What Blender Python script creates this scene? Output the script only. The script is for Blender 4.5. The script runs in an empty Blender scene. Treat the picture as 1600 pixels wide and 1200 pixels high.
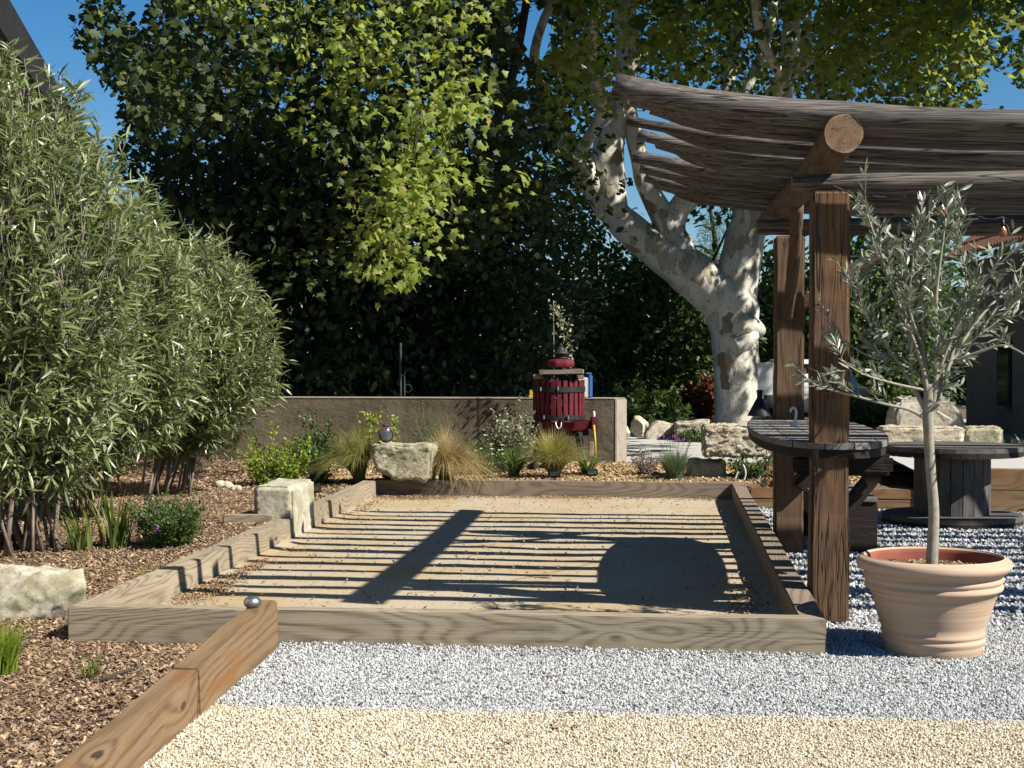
import bpy, bmesh, math, random
import numpy as np
from mathutils import Vector, Matrix, noise

# ------------------------------------------------------------------ camera, light, exposure
sc = bpy.context.scene
COL = sc.collection
F = 2400.0; HZ = 550.0; CAMH = 1.5
PITCH = math.atan((600.0 - HZ) / F)
cam_d = bpy.data.cameras.new('camera'); cam = bpy.data.objects.new('camera', cam_d); COL.objects.link(cam)
cam.location = (0, 0, CAMH); cam.rotation_euler = (math.pi / 2 - PITCH, 0, 0)
cam_d.sensor_width = 36.0; cam_d.lens = 36.0 * F / 1600.0
cam_d.clip_start = 0.1; cam_d.clip_end = 2000
sc.camera = cam

SHX, SHY = -0.99, 0.50                       # shadow offset on the ground per metre of height
to_sun = Vector((-SHX, -SHY, 1.0)).normalized()
SUN_EL = math.asin(to_sun.z); SUN_AZ = math.atan2(to_sun.x, to_sun.y)
world = bpy.data.worlds.new('World'); sc.world = world; world.use_nodes = True
wn = world.node_tree; wn.nodes.clear()
wo = wn.nodes.new('ShaderNodeOutputWorld'); wb = wn.nodes.new('ShaderNodeBackground'); ws = wn.nodes.new('ShaderNodeTexSky')
ws.sky_type = 'NISHITA'; ws.sun_disc = False; ws.sun_elevation = SUN_EL; ws.sun_rotation = SUN_AZ
ws.altitude = 200; ws.air_density = 1.0; ws.dust_density = 0.15; ws.ozone_density = 5.0
hs = wn.nodes.new('ShaderNodeHueSaturation'); hs.inputs['Saturation'].default_value = 1.3
wn.links.new(ws.outputs[0], hs.inputs['Color']); wn.links.new(hs.outputs[0], wb.inputs[0]); wb.inputs[1].default_value = 0.05
wn.links.new(wb.outputs[0], wo.inputs[0])
sun_d = bpy.data.lights.new('sun', 'SUN'); sun = bpy.data.objects.new('sun', sun_d); COL.objects.link(sun)
sun_d.energy = 5.0; sun_d.angle = math.radians(0.5); sun_d.color = (1.0, 0.955, 0.87)
sun.rotation_euler = to_sun.to_track_quat('Z', 'Y').to_euler()
sc.view_settings.view_transform = 'Standard'; sc.view_settings.look = 'None'
sc.view_settings.exposure = 1.05; sc.view_settings.gamma = 1.0
try: sc.view_settings.use_curve_mapping = False
except Exception: pass
sc.cycles.max_bounces = 6; sc.cycles.diffuse_bounces = 2; sc.cycles.transmission_bounces = 4

rng = np.random.default_rng(7); R = random.Random(7)

def P(px, py, Y):
    """world point seen at photo pixel px, py at depth Y"""
    u = (px - 800) / F; v = (600 - py) / F
    dy = math.cos(PITCH) + v * math.sin(PITCH); dz = -math.sin(PITCH) + v * math.cos(PITCH)
    k = Y / dy
    return Vector((u * k, Y, CAMH + dz * k))
def proj(p):
    """pixels of an array of world points (to keep crowns inside their outline)"""
    y = p[:, 1]; z = p[:, 2] - CAMH
    f = y * math.cos(PITCH) - z * math.sin(PITCH); v = y * math.sin(PITCH) + z * math.cos(PITCH)
    return 800 + F * p[:, 0] / f, 600 - F * v / f
OX, OY = 1.545, 7.52; CU = Vector((0.995, -0.0995, 0)); CV = Vector((0.0995, 0.995, 0))
def C(a, b, z=0.0):
    """the court's own frame: origin at its front right outer corner, a to the right, b away"""
    p = Vector((OX, OY, 0)) + CU * a + CV * b; p.z = z
    return p
YAW = math.atan2(CU.y, CU.x)

# ------------------------------------------------------------------ materials
def nodes(name):
    m = bpy.data.materials.new(name); m.use_nodes = True
    nt = m.node_tree; nt.nodes.clear()
    out = nt.nodes.new('ShaderNodeOutputMaterial'); b = nt.nodes.new('ShaderNodeBsdfPrincipled')
    nt.links.new(b.outputs[0], out.inputs[0])
    b.inputs['Specular IOR Level'].default_value = 0.3
    return m, nt, b, out
def N(nt, t, **kw):
    n = nt.nodes.new(t)
    for k, v in kw.items():
        if k.startswith('i_'):
            key = k[2:].replace('_', ' ')
            n.inputs[key].default_value = v
        else: setattr(n, k, v)
    return n
def L(nt, a, b): nt.links.new(a, b)
def coords(nt, kind='Object', scale=(1, 1, 1)):
    t = N(nt, 'ShaderNodeTexCoord'); m = N(nt, 'ShaderNodeMapping'); m.inputs['Scale'].default_value = scale
    L(nt, t.outputs[kind], m.inputs[0]); return m.outputs[0]
def noi(nt, vec, scale, detail=3, rough=0.55, dist=0.0):
    n = N(nt, 'ShaderNodeTexNoise'); n.inputs['Scale'].default_value = scale; n.inputs['Detail'].default_value = detail
    n.inputs['Roughness'].default_value = rough; n.inputs['Distortion'].default_value = dist
    L(nt, vec, n.inputs['Vector']); return n.outputs['Fac']
def ramp(nt, fac, stops):
    r = N(nt, 'ShaderNodeValToRGB'); e = r.color_ramp.elements
    while len(e) < len(stops): e.new(0.5)
    for i, (p, c) in enumerate(stops):
        e[i].position = p; e[i].color = (c[0], c[1], c[2], 1) if not isinstance(c, (int, float)) else (c, c, c, 1)
    L(nt, fac, r.inputs[0]); return r.outputs[0]
def mix(nt, fac, a, b, mode='MIX'):
    m = N(nt, 'ShaderNodeMix', data_type='RGBA', blend_type=mode)
    for s, v in ((0, fac), (6, a), (7, b)):
        if hasattr(v, 'is_output'): L(nt, v, m.inputs[s])
        elif isinstance(v, (int, float)): m.inputs[s].default_value = v if s == 0 else (v, v, v, 1)
        else: m.inputs[s].default_value = (v[0], v[1], v[2], 1)
    return m.outputs[2]
def mth(nt, op, a, b=None):
    m = N(nt, 'ShaderNodeMath', operation=op)
    for s, v in ((0, a), (1, b)):
        if v is None: continue
        if hasattr(v, 'is_output'): L(nt, v, m.inputs[s])
        else: m.inputs[s].default_value = v
    return m.outputs[0]
def bump(nt, b, h, strength=0.5, dist=0.01):
    n = N(nt, 'ShaderNodeBump'); n.inputs['Strength'].default_value = strength; n.inputs['Distance'].default_value = dist
    L(nt, h, n.inputs['Height']); L(nt, n.outputs[0], b.inputs['Normal'])

def m_wood(name, dark, mid, light, ring=26.0, stretch=0.55, cross=3.2, crack=0.5, rough=0.8, patch=None, seed=0.0):
    """sawn timber, grain along local x: contour rings of a stretched noise, fine fibres, checks"""
    m, nt, b, out = nodes(name)
    t = N(nt, 'ShaderNodeTexCoord'); oi = N(nt, 'ShaderNodeObjectInfo')
    off = N(nt, 'ShaderNodeVectorMath', operation='MULTIPLY_ADD'); off.inputs[1].default_value = (1, 1, 1)
    cmb = N(nt, 'ShaderNodeCombineXYZ'); L(nt, mth(nt, 'MULTIPLY', oi.outputs['Random'], 37.0), cmb.inputs[0]); L(nt, mth(nt, 'MULTIPLY', oi.outputs['Random'], 11.0), cmb.inputs[1])
    L(nt, t.outputs['Object'], off.inputs[0]); L(nt, cmb.outputs[0], off.inputs[2]); vec = off.outputs[0]
    def mp(s):
        q = N(nt, 'ShaderNodeMapping'); q.inputs['Scale'].default_value = s; L(nt, vec, q.inputs[0]); return q.outputs[0]
    base = noi(nt, mp((stretch, cross, cross)), 1.0, 1.2, 0.5, 0.12)
    vk = N(nt, 'ShaderNodeTexVoronoi'); vk.inputs['Scale'].default_value = 1.0; L(nt, mp((1.5, 4.2, 4.2)), vk.inputs['Vector'])
    base = mth(nt, 'ADD', base, mth(nt, 'MULTIPLY', ramp(nt, vk.outputs['Distance'], [(0.0, 1.0), (0.16, 0.45), (0.42, 0.0)]), 0.11))
    rings = mth(nt, 'SINE', mth(nt, 'MULTIPLY', base, ring * 6.283))
    ringc = mth(nt, 'MULTIPLY_ADD', rings, 0.5); nt.nodes[-1].inputs[2].default_value = 0.5
    ringc = mth(nt, 'POWER', ringc, 2.4)
    fib = noi(nt, mp((3.0, 140, 140)), 1.0, 3, 0.6)
    blot = noi(nt, mp((0.9, 3, 3)), 1.0, 4, 0.6)
    c = mix(nt, ringc, mid, dark)
    c = mix(nt, mth(nt, 'MULTIPLY', ramp(nt, fib, [(0.35, 0.0), (0.7, 1.0)]), 0.55), c, light)
    c = mix(nt, ramp(nt, blot, [(0.35, 0.0), (0.7, 0.6)]), c, [x * 0.62 for x in mid])
    c = mix(nt, ramp(nt, vk.outputs['Distance'], [(0.05, 0.85), (0.085, 0.0)]), c, [x * 0.35 for x in dark])
    if patch: c = mix(nt, ramp(nt, noi(nt, mp((1.2, 5, 5)), 1.0, 3, 0.6), [(0.52, 0.0), (0.66, 0.75)]), c, patch)
    ck = noi(nt, mp((0.8, 16, 16)), 1.0, 2, 0.5)
    ckm = ramp(nt, mth(nt, 'ABSOLUTE', mth(nt, 'SUBTRACT', ck, 0.5)), [(0.0, 1.0), (0.006 + 0.012 * crack, 0.0)])
    c = mix(nt, mth(nt, 'MULTIPLY', ckm, crack), c, (0.012, 0.008, 0.005))
    L(nt, c, b.inputs['Base Color']); b.inputs['Roughness'].default_value = rough
    h = mth(nt, 'ADD', mth(nt, 'MULTIPLY', ringc, -0.35), mth(nt, 'MULTIPLY', fib, 0.9))
    h = mth(nt, 'SUBTRACT', h, mth(nt, 'MULTIPLY', ckm, crack * 1.6))
    bump(nt, b, h, 0.8, 0.0018)
    return m

def m_ground(name, cols, scale=60, rough=0.95, bs=0.6, bd=0.006, big=0.6, bigc=None):
    m, nt, b, out = nodes(name); v = coords(nt)
    n1 = noi(nt, v, scale, 4, 0.7); n2 = noi(nt, v, scale * 3.1, 2, 0.6)
    c = ramp(nt, n1, [(0.25 + 0.5 * i / (len(cols) - 1), x) for i, x in enumerate(cols)])
    c = mix(nt, 0.5, c, ramp(nt, n2, [(0.3, cols[0]), (0.7, cols[-1])]))
    if bigc is not None:
        c = mix(nt, ramp(nt, noi(nt, v, big, 4, 0.65), [(0.45, 0.0), (0.62, 1.0)]), c, bigc)
    L(nt, c, b.inputs['Base Color']); b.inputs['Roughness'].default_value = rough
    bump(nt, b, mth(nt, 'ADD', n1, n2), bs, bd)
    return m

def m_pieces(name, cols, rough=0.85):
    """small scattered pieces, colour picked per instance"""
    m, nt, b, out = nodes(name); oi = N(nt, 'ShaderNodeObjectInfo')
    c = ramp(nt, oi.outputs['Random'], [(i / max(1, len(cols) - 1), x) for i, x in enumerate(cols)])
    v = coords(nt); c = mix(nt, 0.35, c, ramp(nt, noi(nt, v, 3.0, 3), [(0.3, 0.02), (0.7, 0.9)]), 'SOFT_LIGHT')
    L(nt, c, b.inputs['Base Color']); b.inputs['Roughness'].default_value = rough
    return m

def m_leaf(name, c1, c2, tcol, trans=0.35, rough=0.45, spec=0.35, c3=None):
    m, nt, b, out = nodes(name); a = N(nt, 'ShaderNodeAttribute', attribute_name='rnd')
    st = [(0.0, c1), (0.85, c2)]
    if c3: st.append((0.97, c3))
    c = ramp(nt, a.outputs['Fac'], st)
    L(nt, c, b.inputs['Base Color']); b.inputs['Roughness'].default_value = rough
    b.inputs['Specular IOR Level'].default_value = spec
    tr = N(nt, 'ShaderNodeBsdfTranslucent'); L(nt, mix(nt, a.outputs['Fac'], tcol, [x * 1.35 for x in tcol]), tr.inputs[0])
    mx = N(nt, 'ShaderNodeMixShader'); mx.inputs[0].default_value = trans
    L(nt, b.outputs[0], mx.inputs[1]); L(nt, tr.outputs[0], mx.inputs[2]); L(nt, mx.outputs[0], out.inputs[0])
    return m

def m_stone(name, pale, mid, dark, scale=6, bs=0.8, lichen=None, bd=0.03, streak=None):
    m, nt, b, out = nodes(name); v = coords(nt)
    n1 = noi(nt, v, scale, 6, 0.65); n2 = noi(nt, v, scale * 7, 5, 0.7); n3 = noi(nt, v, scale * 30, 2, 0.6)
    c = ramp(nt, n1, [(0.32, mid), (0.5, pale), (0.72, [x * 1.06 for x in pale])])
    c = mix(nt, ramp(nt, n2, [(0.52, 0.0), (0.68, 0.8)]), c, dark)
    if lichen: c = mix(nt, ramp(nt, noi(nt, v, scale * 0.6, 4, 0.7), [(0.48, 0.0), (0.6, 0.7)]), c, lichen)
    c = mix(nt, ramp(nt, n3, [(0.3, 0.25), (0.6, 0.0)]), c, dark)
    if streak:
        c = mix(nt, ramp(nt, noi(nt, coords(nt, scale=(5, 5, 0.7)), 1.0, 5, 0.65), [(0.45, 0.0), (0.62, 0.7)]), c, streak)
        c = mix(nt, ramp(nt, noi(nt, coords(nt, scale=(0.8, 0.8, 2.2)), 1.0, 4, 0.6), [(0.42, 0.0), (0.6, 0.5)]), c, [x * 1.5 for x in pale])
    L(nt, c, b.inputs['Base Color']); b.inputs['Roughness'].default_value = 0.95
    bump(nt, b, mth(nt, 'ADD', n1, mth(nt, 'ADD', mth(nt, 'MULTIPLY', n2, 0.35), mth(nt, 'MULTIPLY', n3, 0.06))), bs, bd)
    return m
def m_plain(name, col, rough=0.6, metal=0.0, var=0.25, scale=8, bs=0.2, spec=0.3, wear=None):
    m, nt, b, out = nodes(name); v = coords(nt)
    n1 = noi(nt, v, scale, 5, 0.65)
    c = ramp(nt, n1, [(0.3, [x * (1 - var) for x in col]), (0.7, [min(1, x * (1 + var)) for x in col])])
    if wear: c = mix(nt, ramp(nt, noi(nt, v, scale * 3, 5, 0.7), [(0.56, 0.0), (0.66, 0.8)]), c, wear)
    L(nt, c, b.inputs['Base Color']); b.inputs['Roughness'].default_value = rough; b.inputs['Metallic'].default_value = metal
    b.inputs['Specular IOR Level'].default_value = spec
    bump(nt, b, n1, bs, 0.004)
    return m

MT = {}
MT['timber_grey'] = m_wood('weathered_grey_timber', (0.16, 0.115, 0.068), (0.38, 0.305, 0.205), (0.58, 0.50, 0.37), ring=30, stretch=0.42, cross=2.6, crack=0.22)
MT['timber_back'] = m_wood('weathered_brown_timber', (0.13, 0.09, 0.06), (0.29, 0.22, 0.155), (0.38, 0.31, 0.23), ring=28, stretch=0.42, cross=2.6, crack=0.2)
MT['timber_brown'] = m_wood('tan_retaining_timber', (0.13, 0.07, 0.03), (0.27, 0.165, 0.08), (0.38, 0.27, 0.155), ring=18, stretch=0.25, cross=2.2, crack=0.2, patch=(0.27, 0.12, 0.035))
MT['post'] = m_wood('old_post_wood', (0.03, 0.013, 0.006), (0.115, 0.060, 0.029), (0.27, 0.175, 0.10), ring=9, stretch=0.9, cross=7, crack=1.0, patch=(0.26, 0.12, 0.04))
MT['post_far'] = m_wood('rough_post_wood', (0.045, 0.023, 0.011), (0.135, 0.078, 0.042), (0.25, 0.17, 0.10), ring=9, stretch=0.9, cross=5, crack=0.8)
MT['joist'] = m_wood('weathered_log_wood', (0.014, 0.009, 0.007), (0.044, 0.033, 0.026), (0.44, 0.395, 0.345), ring=3, stretch=0.5, cross=9, crack=1.0, patch=None)
MT['log'] = m_wood('brown_log_wood', (0.035, 0.018, 0.009), (0.11, 0.064, 0.036), (0.24, 0.16, 0.095), ring=8, stretch=0.8, cross=6, crack=0.9)
MT['dark_wood'] = m_wood('dark_stained_wood', (0.008, 0.005, 0.004), (0.022, 0.014, 0.010), (0.05, 0.036, 0.028), ring=8, crack=0.7)
MT['table_wood'] = m_wood('table_top_wood', (0.07, 0.06, 0.055), (0.20, 0.185, 0.165), (0.42, 0.40, 0.37), ring=7, crack=0.6)
MT['reel_wood'] = m_wood('cable_reel_wood', (0.05, 0.045, 0.042), (0.12, 0.11, 0.10), (0.22, 0.20, 0.18), ring=9, crack=0.6)
MT['press_wood'] = m_wood('grey_block_wood', (0.2, 0.15, 0.1), (0.36, 0.29, 0.21), (0.5, 0.42, 0.32), ring=7, crack=0.5)

def m_endgrain():
    m, nt, b, out = nodes('log_end_grain'); v = coords(nt)
    s = N(nt, 'ShaderNodeSeparateXYZ'); L(nt, v, s.inputs[0])
    r = mth(nt, 'SQRT', mth(nt, 'ADD', mth(nt, 'MULTIPLY', s.outputs[1], s.outputs[1]), mth(nt, 'MULTIPLY', s.outputs[2], s.outputs[2])))
    r = mth(nt, 'ADD', r, mth(nt, 'MULTIPLY', noi(nt, v, 12, 3), 0.03))
    w = mth(nt, 'SINE', mth(nt, 'MULTIPLY', r, 900.0))
    c = mix(nt, mth(nt, 'MULTIPLY_ADD', w, 0.3), (0.33, 0.22, 0.13), (0.2, 0.12, 0.065))
    c = mix(nt, ramp(nt, noi(nt, v, 30, 5, 0.7), [(0.45, 0.0), (0.65, 0.7)]), c, (0.12, 0.08, 0.05))
    v2 = coords(nt, scale=(1, 6, 38)); ck = noi(nt, v2, 1.0, 3)
    ckm = ramp(nt, mth(nt, 'ABSOLUTE', mth(nt, 'SUBTRACT', ck, 0.5)), [(0.0, 1.0), (0.012, 0.0)])
    c = mix(nt, ckm, c, (0.02, 0.012, 0.008))
    L(nt, c, b.inputs['Base Color']); b.inputs['Roughness'].default_value = 0.9
    bump(nt, b, mth(nt, 'SUBTRACT', mth(nt, 'MULTIPLY', w, 0.2), ckm), 0.5, 0.004)
    return m
MT['end'] = m_endgrain()

MT['earth'] = m_ground('dry_earth', [(0.07, 0.05, 0.035), (0.14, 0.105, 0.07), (0.22, 0.17, 0.115)], 14)
MT['mulch'] = m_ground('bark_mulch_base', [(0.07, 0.045, 0.028), (0.16, 0.10, 0.06), (0.28, 0.19, 0.115)], 45, bd=0.008)
MT['gravel'] = m_ground('gravel_base', [(0.16, 0.16, 0.165), (0.34, 0.34, 0.34), (0.55, 0.55, 0.54)], 70)
MT['resin'] = m_ground('resin_path', [(0.33, 0.26, 0.16), (0.52, 0.43, 0.29), (0.66, 0.58, 0.42)], 90, bs=0.7, bd=0.01)
MT['sand'] = m_ground('court_sand', [(0.27, 0.21, 0.14), (0.50, 0.415, 0.29), (0.70, 0.61, 0.46)], 70, bs=0.6, bd=0.0035, big=0.9, bigc=(0.47, 0.35, 0.20))
MT['road'] = m_ground('pale_road', [(0.42, 0.40, 0.37), (0.52, 0.50, 0.46), (0.6, 0.58, 0.54)], 18, bs=0.3)
MT['stone_white'] = m_stone('pale_limestone', (0.62, 0.58, 0.47), (0.42, 0.38, 0.27), (0.22, 0.19, 0.11), 5, lichen=(0.30, 0.27, 0.14), bs=0.5, bd=0.02)
MT['stone_slab'] = m_stone('lichen_limestone', (0.56, 0.51, 0.37), (0.36, 0.31, 0.19), (0.14, 0.11, 0.06), 7, lichen=(0.27, 0.25, 0.13), bs=0.8)
MT['stone_tan'] = m_stone('rough_tan_limestone', (0.66, 0.58, 0.43), (0.54, 0.45, 0.31), (0.24, 0.17, 0.10), 8, bs=0.9)
MT['stone_boulder'] = m_stone('boulder_limestone', (0.60, 0.54, 0.42), (0.47, 0.40, 0.29), (0.2, 0.15, 0.10), 3, bs=0.8)
MT['wall'] = m_stone('brown_render', (0.17, 0.135, 0.09), (0.11, 0.085, 0.057), (0.05, 0.036, 0.024), 12, bs=0.9, bd=0.02, streak=(0.06, 0.045, 0.03))
MT['wall_cap'] = m_stone('sunlit_concrete_edge', (0.42, 0.37, 0.29), (0.32, 0.27, 0.2), (0.15, 0.12, 0.08), 10, bs=0.6, bd=0.01)  # wall top and end coloured paler to carry the sun on them
MT['house_wall'] = m_stone('cream_render', (0.60, 0.54, 0.43), (0.52, 0.46, 0.36), (0.42, 0.36, 0.28), 2, bs=0.3, bd=0.01)
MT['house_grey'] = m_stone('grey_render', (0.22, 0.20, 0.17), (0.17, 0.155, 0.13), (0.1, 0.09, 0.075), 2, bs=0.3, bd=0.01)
def m_bark():
    m, nt, b, out = nodes('plane_bark'); v = coords(nt, scale=(1, 1, 0.55))
    vd = N(nt, 'ShaderNodeVectorMath', operation='MULTIPLY_ADD'); nn = N(nt, 'ShaderNodeTexNoise'); nn.inputs['Scale'].default_value = 3.0; nn.inputs['Detail'].default_value = 4
    L(nt, v, nn.inputs['Vector']); L(nt, nn.outputs['Color'], vd.inputs[0]); vd.inputs[1].default_value = (0.5, 0.5, 0.5); L(nt, v, vd.inputs[2])
    vo = N(nt, 'ShaderNodeTexVoronoi'); vo.inputs['Scale'].default_value = 4.5; L(nt, vd.outputs[0], vo.inputs['Vector'])
    sp = N(nt, 'ShaderNodeSeparateColor'); L(nt, vo.outputs['Color'], sp.inputs[0])
    c = ramp(nt, sp.outputs[0], [(0.0, (0.62, 0.59, 0.50)), (0.5, (0.68, 0.65, 0.57)), (0.76, (0.52, 0.49, 0.40)), (0.90, (0.36, 0.32, 0.24)), (0.98, (0.22, 0.16, 0.10))])
    nt.nodes[-1].color_ramp.interpolation = 'EASE'
    c = mix(nt, ramp(nt, noi(nt, v, 2.2, 5, 0.7), [(0.46, 0.0), (0.66, 0.6)]), c, (0.44, 0.41, 0.33))
    c = mix(nt, ramp(nt, noi(nt, v, 14, 5, 0.7), [(0.56, 0.0), (0.66, 0.8)]), c, (0.11, 0.08, 0.05))
    L(nt, c, b.inputs['Base Color']); b.inputs['Roughness'].default_value = 0.85
    bump(nt, b, mth(nt, 'ADD', noi(nt, v, 5, 5, 0.6), mth(nt, 'MULTIPLY', vo.outputs['Distance'], 0.5)), 0.6, 0.05)
    return m
MT['bark'] = m_bark()
MT['bark_dark'] = m_plain('dark_bark', (0.075, 0.06, 0.045), 0.95, var=0.5, scale=9, bs=0.7)
MT['twig'] = m_plain('pale_twig', (0.40, 0.36, 0.29), 0.8, var=0.3, scale=12)
MT['stem'] = m_plain('shrub_stem', (0.22, 0.175, 0.13), 0.85, var=0.4, scale=12, bs=0.5)
MT['olive_bark'] = m_plain('olive_bark', (0.34, 0.31, 0.235), 0.85, var=0.25, scale=14, bs=0.5, wear=(0.22, 0.2, 0.14))
MT['pot'] = None
def m_pot():
    m, nt, b, out = nodes('terracotta'); t = coords(nt, scale=(1, 1, 60)); v = coords(nt)
    n = noi(nt, t, 1.0, 3, 0.6)
    c = ramp(nt, n, [(0.3, (0.50, 0.335, 0.22)), (0.5, (0.59, 0.415, 0.285)), (0.72, (0.66, 0.50, 0.36))])
    c = mix(nt, ramp(nt, noi(nt, v, 3.5, 5, 0.7), [(0.4, 0.0), (0.75, 0.4)]), c, (0.66, 0.50, 0.37))
    L(nt, c, b.inputs['Base Color']); b.inputs['Roughness'].default_value = 0.8
    bump(nt, b, mth(nt, 'ADD', n, mth(nt, 'MULTIPLY', noi(nt, v, 60, 3), 0.3)), 0.35, 0.003)
    return m
MT['pot'] = m_pot()
MT['pot_in'] = m_plain('inner_terracotta', (0.30, 0.085, 0.05), 0.8, var=0.2)  # darker, redder tone for the inner face of the pot
MT['red'] = m_plain('worn_red_paint', (0.15, 0.010, 0.020), 0.65, var=0.45, scale=10, wear=(0.10, 0.045, 0.035), bs=0.5)
MT['iron'] = m_plain('dark_iron', (0.035, 0.034, 0.036), 0.6, 0.4, var=0.5, scale=18, bs=0.6, wear=(0.09, 0.085, 0.08))
MT['zinc'] = m_plain('pale_metal', (0.55, 0.56, 0.57), 0.4, 0.7, var=0.15)
MT['boule'] = m_plain('tarnished_steel', (0.42, 0.44, 0.45), 0.35, 0.85, var=0.5, scale=9, bs=0.3, wear=(0.16, 0.16, 0.16))
MT['rust'] = m_plain('rusty_metal', (0.12, 0.06, 0.045), 0.7, 0.4, var=0.4, scale=12)
MT['white'] = m_plain('white_plastic', (0.75, 0.76, 0.76), 0.5, var=0.06)
MT['blue'] = m_plain('blue_plastic', (0.08, 0.2, 0.55), 0.4, var=0.1)
MT['yellow'] = m_plain('yellow_paint', (0.62, 0.47, 0.03), 0.5, var=0.15)
MT['teal'] = m_plain('teal_sheet', (0.075, 0.14, 0.135), 0.55, var=0.25, scale=3, bs=0.6)
MT['black'] = m_plain('matt_black', (0.012, 0.012, 0.013), 0.5, var=0.2)
MT['fascia'] = m_plain('dark_roof_edge', (0.014, 0.015, 0.017), 0.8, var=0.4, scale=4)
MT['tile'] = m_stone('clay_roof_tile', (0.42, 0.20, 0.135), (0.33, 0.14, 0.09), (0.2, 0.1, 0.07), 3, bs=0.3, bd=0.01)
MT['amber'] = m_plain('amber_glass', (0.35, 0.14, 0.05), 0.12, var=0.2, spec=0.8)
MT['lens'] = m_plain('lamp_lens', (0.16, 0.18, 0.18), 0.12, 0.6, var=0.5, scale=20, spec=0.8)
MT['pane'] = m_plain('dark_pane', (0.01, 0.011, 0.013), 0.1, spec=0.7, var=0.1)
MT['lilac'] = m_plain('purple_petal', (0.35, 0.07, 0.38), 0.6, var=0.2)
MT['cream'] = m_plain('cream_petal', (0.75, 0.70, 0.45), 0.7, var=0.1)
MT['pinkpetal'] = m_plain('pink_petal', (0.55, 0.35, 0.38), 0.7, var=0.2)

MT['l_oleander'] = m_leaf('oleander_leaf', (0.10, 0.135, 0.05), (0.36, 0.405, 0.185), (0.27, 0.35, 0.09), 0.30, 0.36, 0.6, (0.42, 0.44, 0.24))
MT['l_olive'] = m_leaf('olive_leaf', (0.12, 0.15, 0.09), (0.40, 0.43, 0.32), (0.18, 0.22, 0.10), 0.16, 0.40, 0.5)
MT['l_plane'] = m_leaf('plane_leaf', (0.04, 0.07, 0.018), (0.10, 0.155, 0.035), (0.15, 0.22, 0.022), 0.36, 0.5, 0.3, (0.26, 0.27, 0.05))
MT['l_plane_lit'] = m_leaf('sunlit_plane_leaf', (0.15, 0.21, 0.035), (0.33, 0.40, 0.08), (0.48, 0.56, 0.07), 0.45, 0.5, 0.3, (0.42, 0.36, 0.09))  # plane leaf again, lightened: sunlight on the boughs put into its colour
MT['l_plane_dark'] = m_leaf('shaded_plane_leaf', (0.028, 0.048, 0.014), (0.07, 0.10, 0.028), (0.10, 0.14, 0.016), 0.3, 0.55, 0.25, (0.16, 0.18, 0.04))  # plane leaf again, darkened: crown shade put into its colour
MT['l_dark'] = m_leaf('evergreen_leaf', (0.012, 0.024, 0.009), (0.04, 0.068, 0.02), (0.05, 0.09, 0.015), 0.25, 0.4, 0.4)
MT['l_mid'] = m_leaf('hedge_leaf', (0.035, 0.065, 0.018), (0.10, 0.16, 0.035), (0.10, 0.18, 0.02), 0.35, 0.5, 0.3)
MT['l_lime'] = m_leaf('lime_leaf', (0.16, 0.24, 0.025), (0.34, 0.44, 0.05), (0.35, 0.48, 0.03), 0.4, 0.5, 0.3)
MT['l_green'] = m_leaf('garden_leaf', (0.045, 0.09, 0.025), (0.12, 0.20, 0.05), (0.14, 0.24, 0.03), 0.35, 0.45, 0.35)
MT['l_strap'] = m_leaf('strap_leaf', (0.07, 0.11, 0.03), (0.20, 0.25, 0.06), (0.24, 0.30, 0.04), 0.35, 0.4, 0.4, (0.42, 0.40, 0.12))
MT['l_grass'] = m_leaf('feather_grass', (0.24, 0.28, 0.06), (0.50, 0.48, 0.15), (0.46, 0.46, 0.10), 0.35, 0.6, 0.2, (0.60, 0.48, 0.26))
MT['l_golden'] = m_leaf('golden_feather_grass', (0.33, 0.25, 0.09), (0.56, 0.43, 0.20), (0.48, 0.36, 0.14), 0.35, 0.6, 0.2, (0.66, 0.54, 0.32))
MT['l_greengrass'] = m_leaf('green_feather_grass', (0.17, 0.26, 0.04), (0.40, 0.48, 0.11), (0.3, 0.34, 0.08), 0.35, 0.6, 0.2, (0.5, 0.42, 0.22))
MT['l_varieg'] = m_leaf('variegated_leaf', (0.10, 0.13, 0.05), (0.42, 0.42, 0.27), (0.3, 0.32, 0.14), 0.25, 0.5, 0.3, (0.62, 0.6, 0.46))
MT['l_lavender'] = m_leaf('lavender_leaf', (0.12, 0.17, 0.09), (0.27, 0.34, 0.20), (0.2, 0.27, 0.1), 0.25, 0.7, 0.2)
MT['l_purple'] = m_leaf('purple_leaf', (0.10, 0.06, 0.05), (0.30, 0.22, 0.19), (0.25, 0.15, 0.11), 0.25, 0.6, 0.2, (0.5, 0.44, 0.36))
MT['l_red'] = m_leaf('red_brown_leaf', (0.12, 0.035, 0.02), (0.24, 0.09, 0.05), (0.3, 0.08, 0.04), 0.35, 0.5, 0.3)
MT['l_agave'] = m_leaf('glaucous_leaf', (0.12, 0.13, 0.10), (0.28, 0.24, 0.20), (0.2, 0.2, 0.1), 0.15, 0.5, 0.3)

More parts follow.
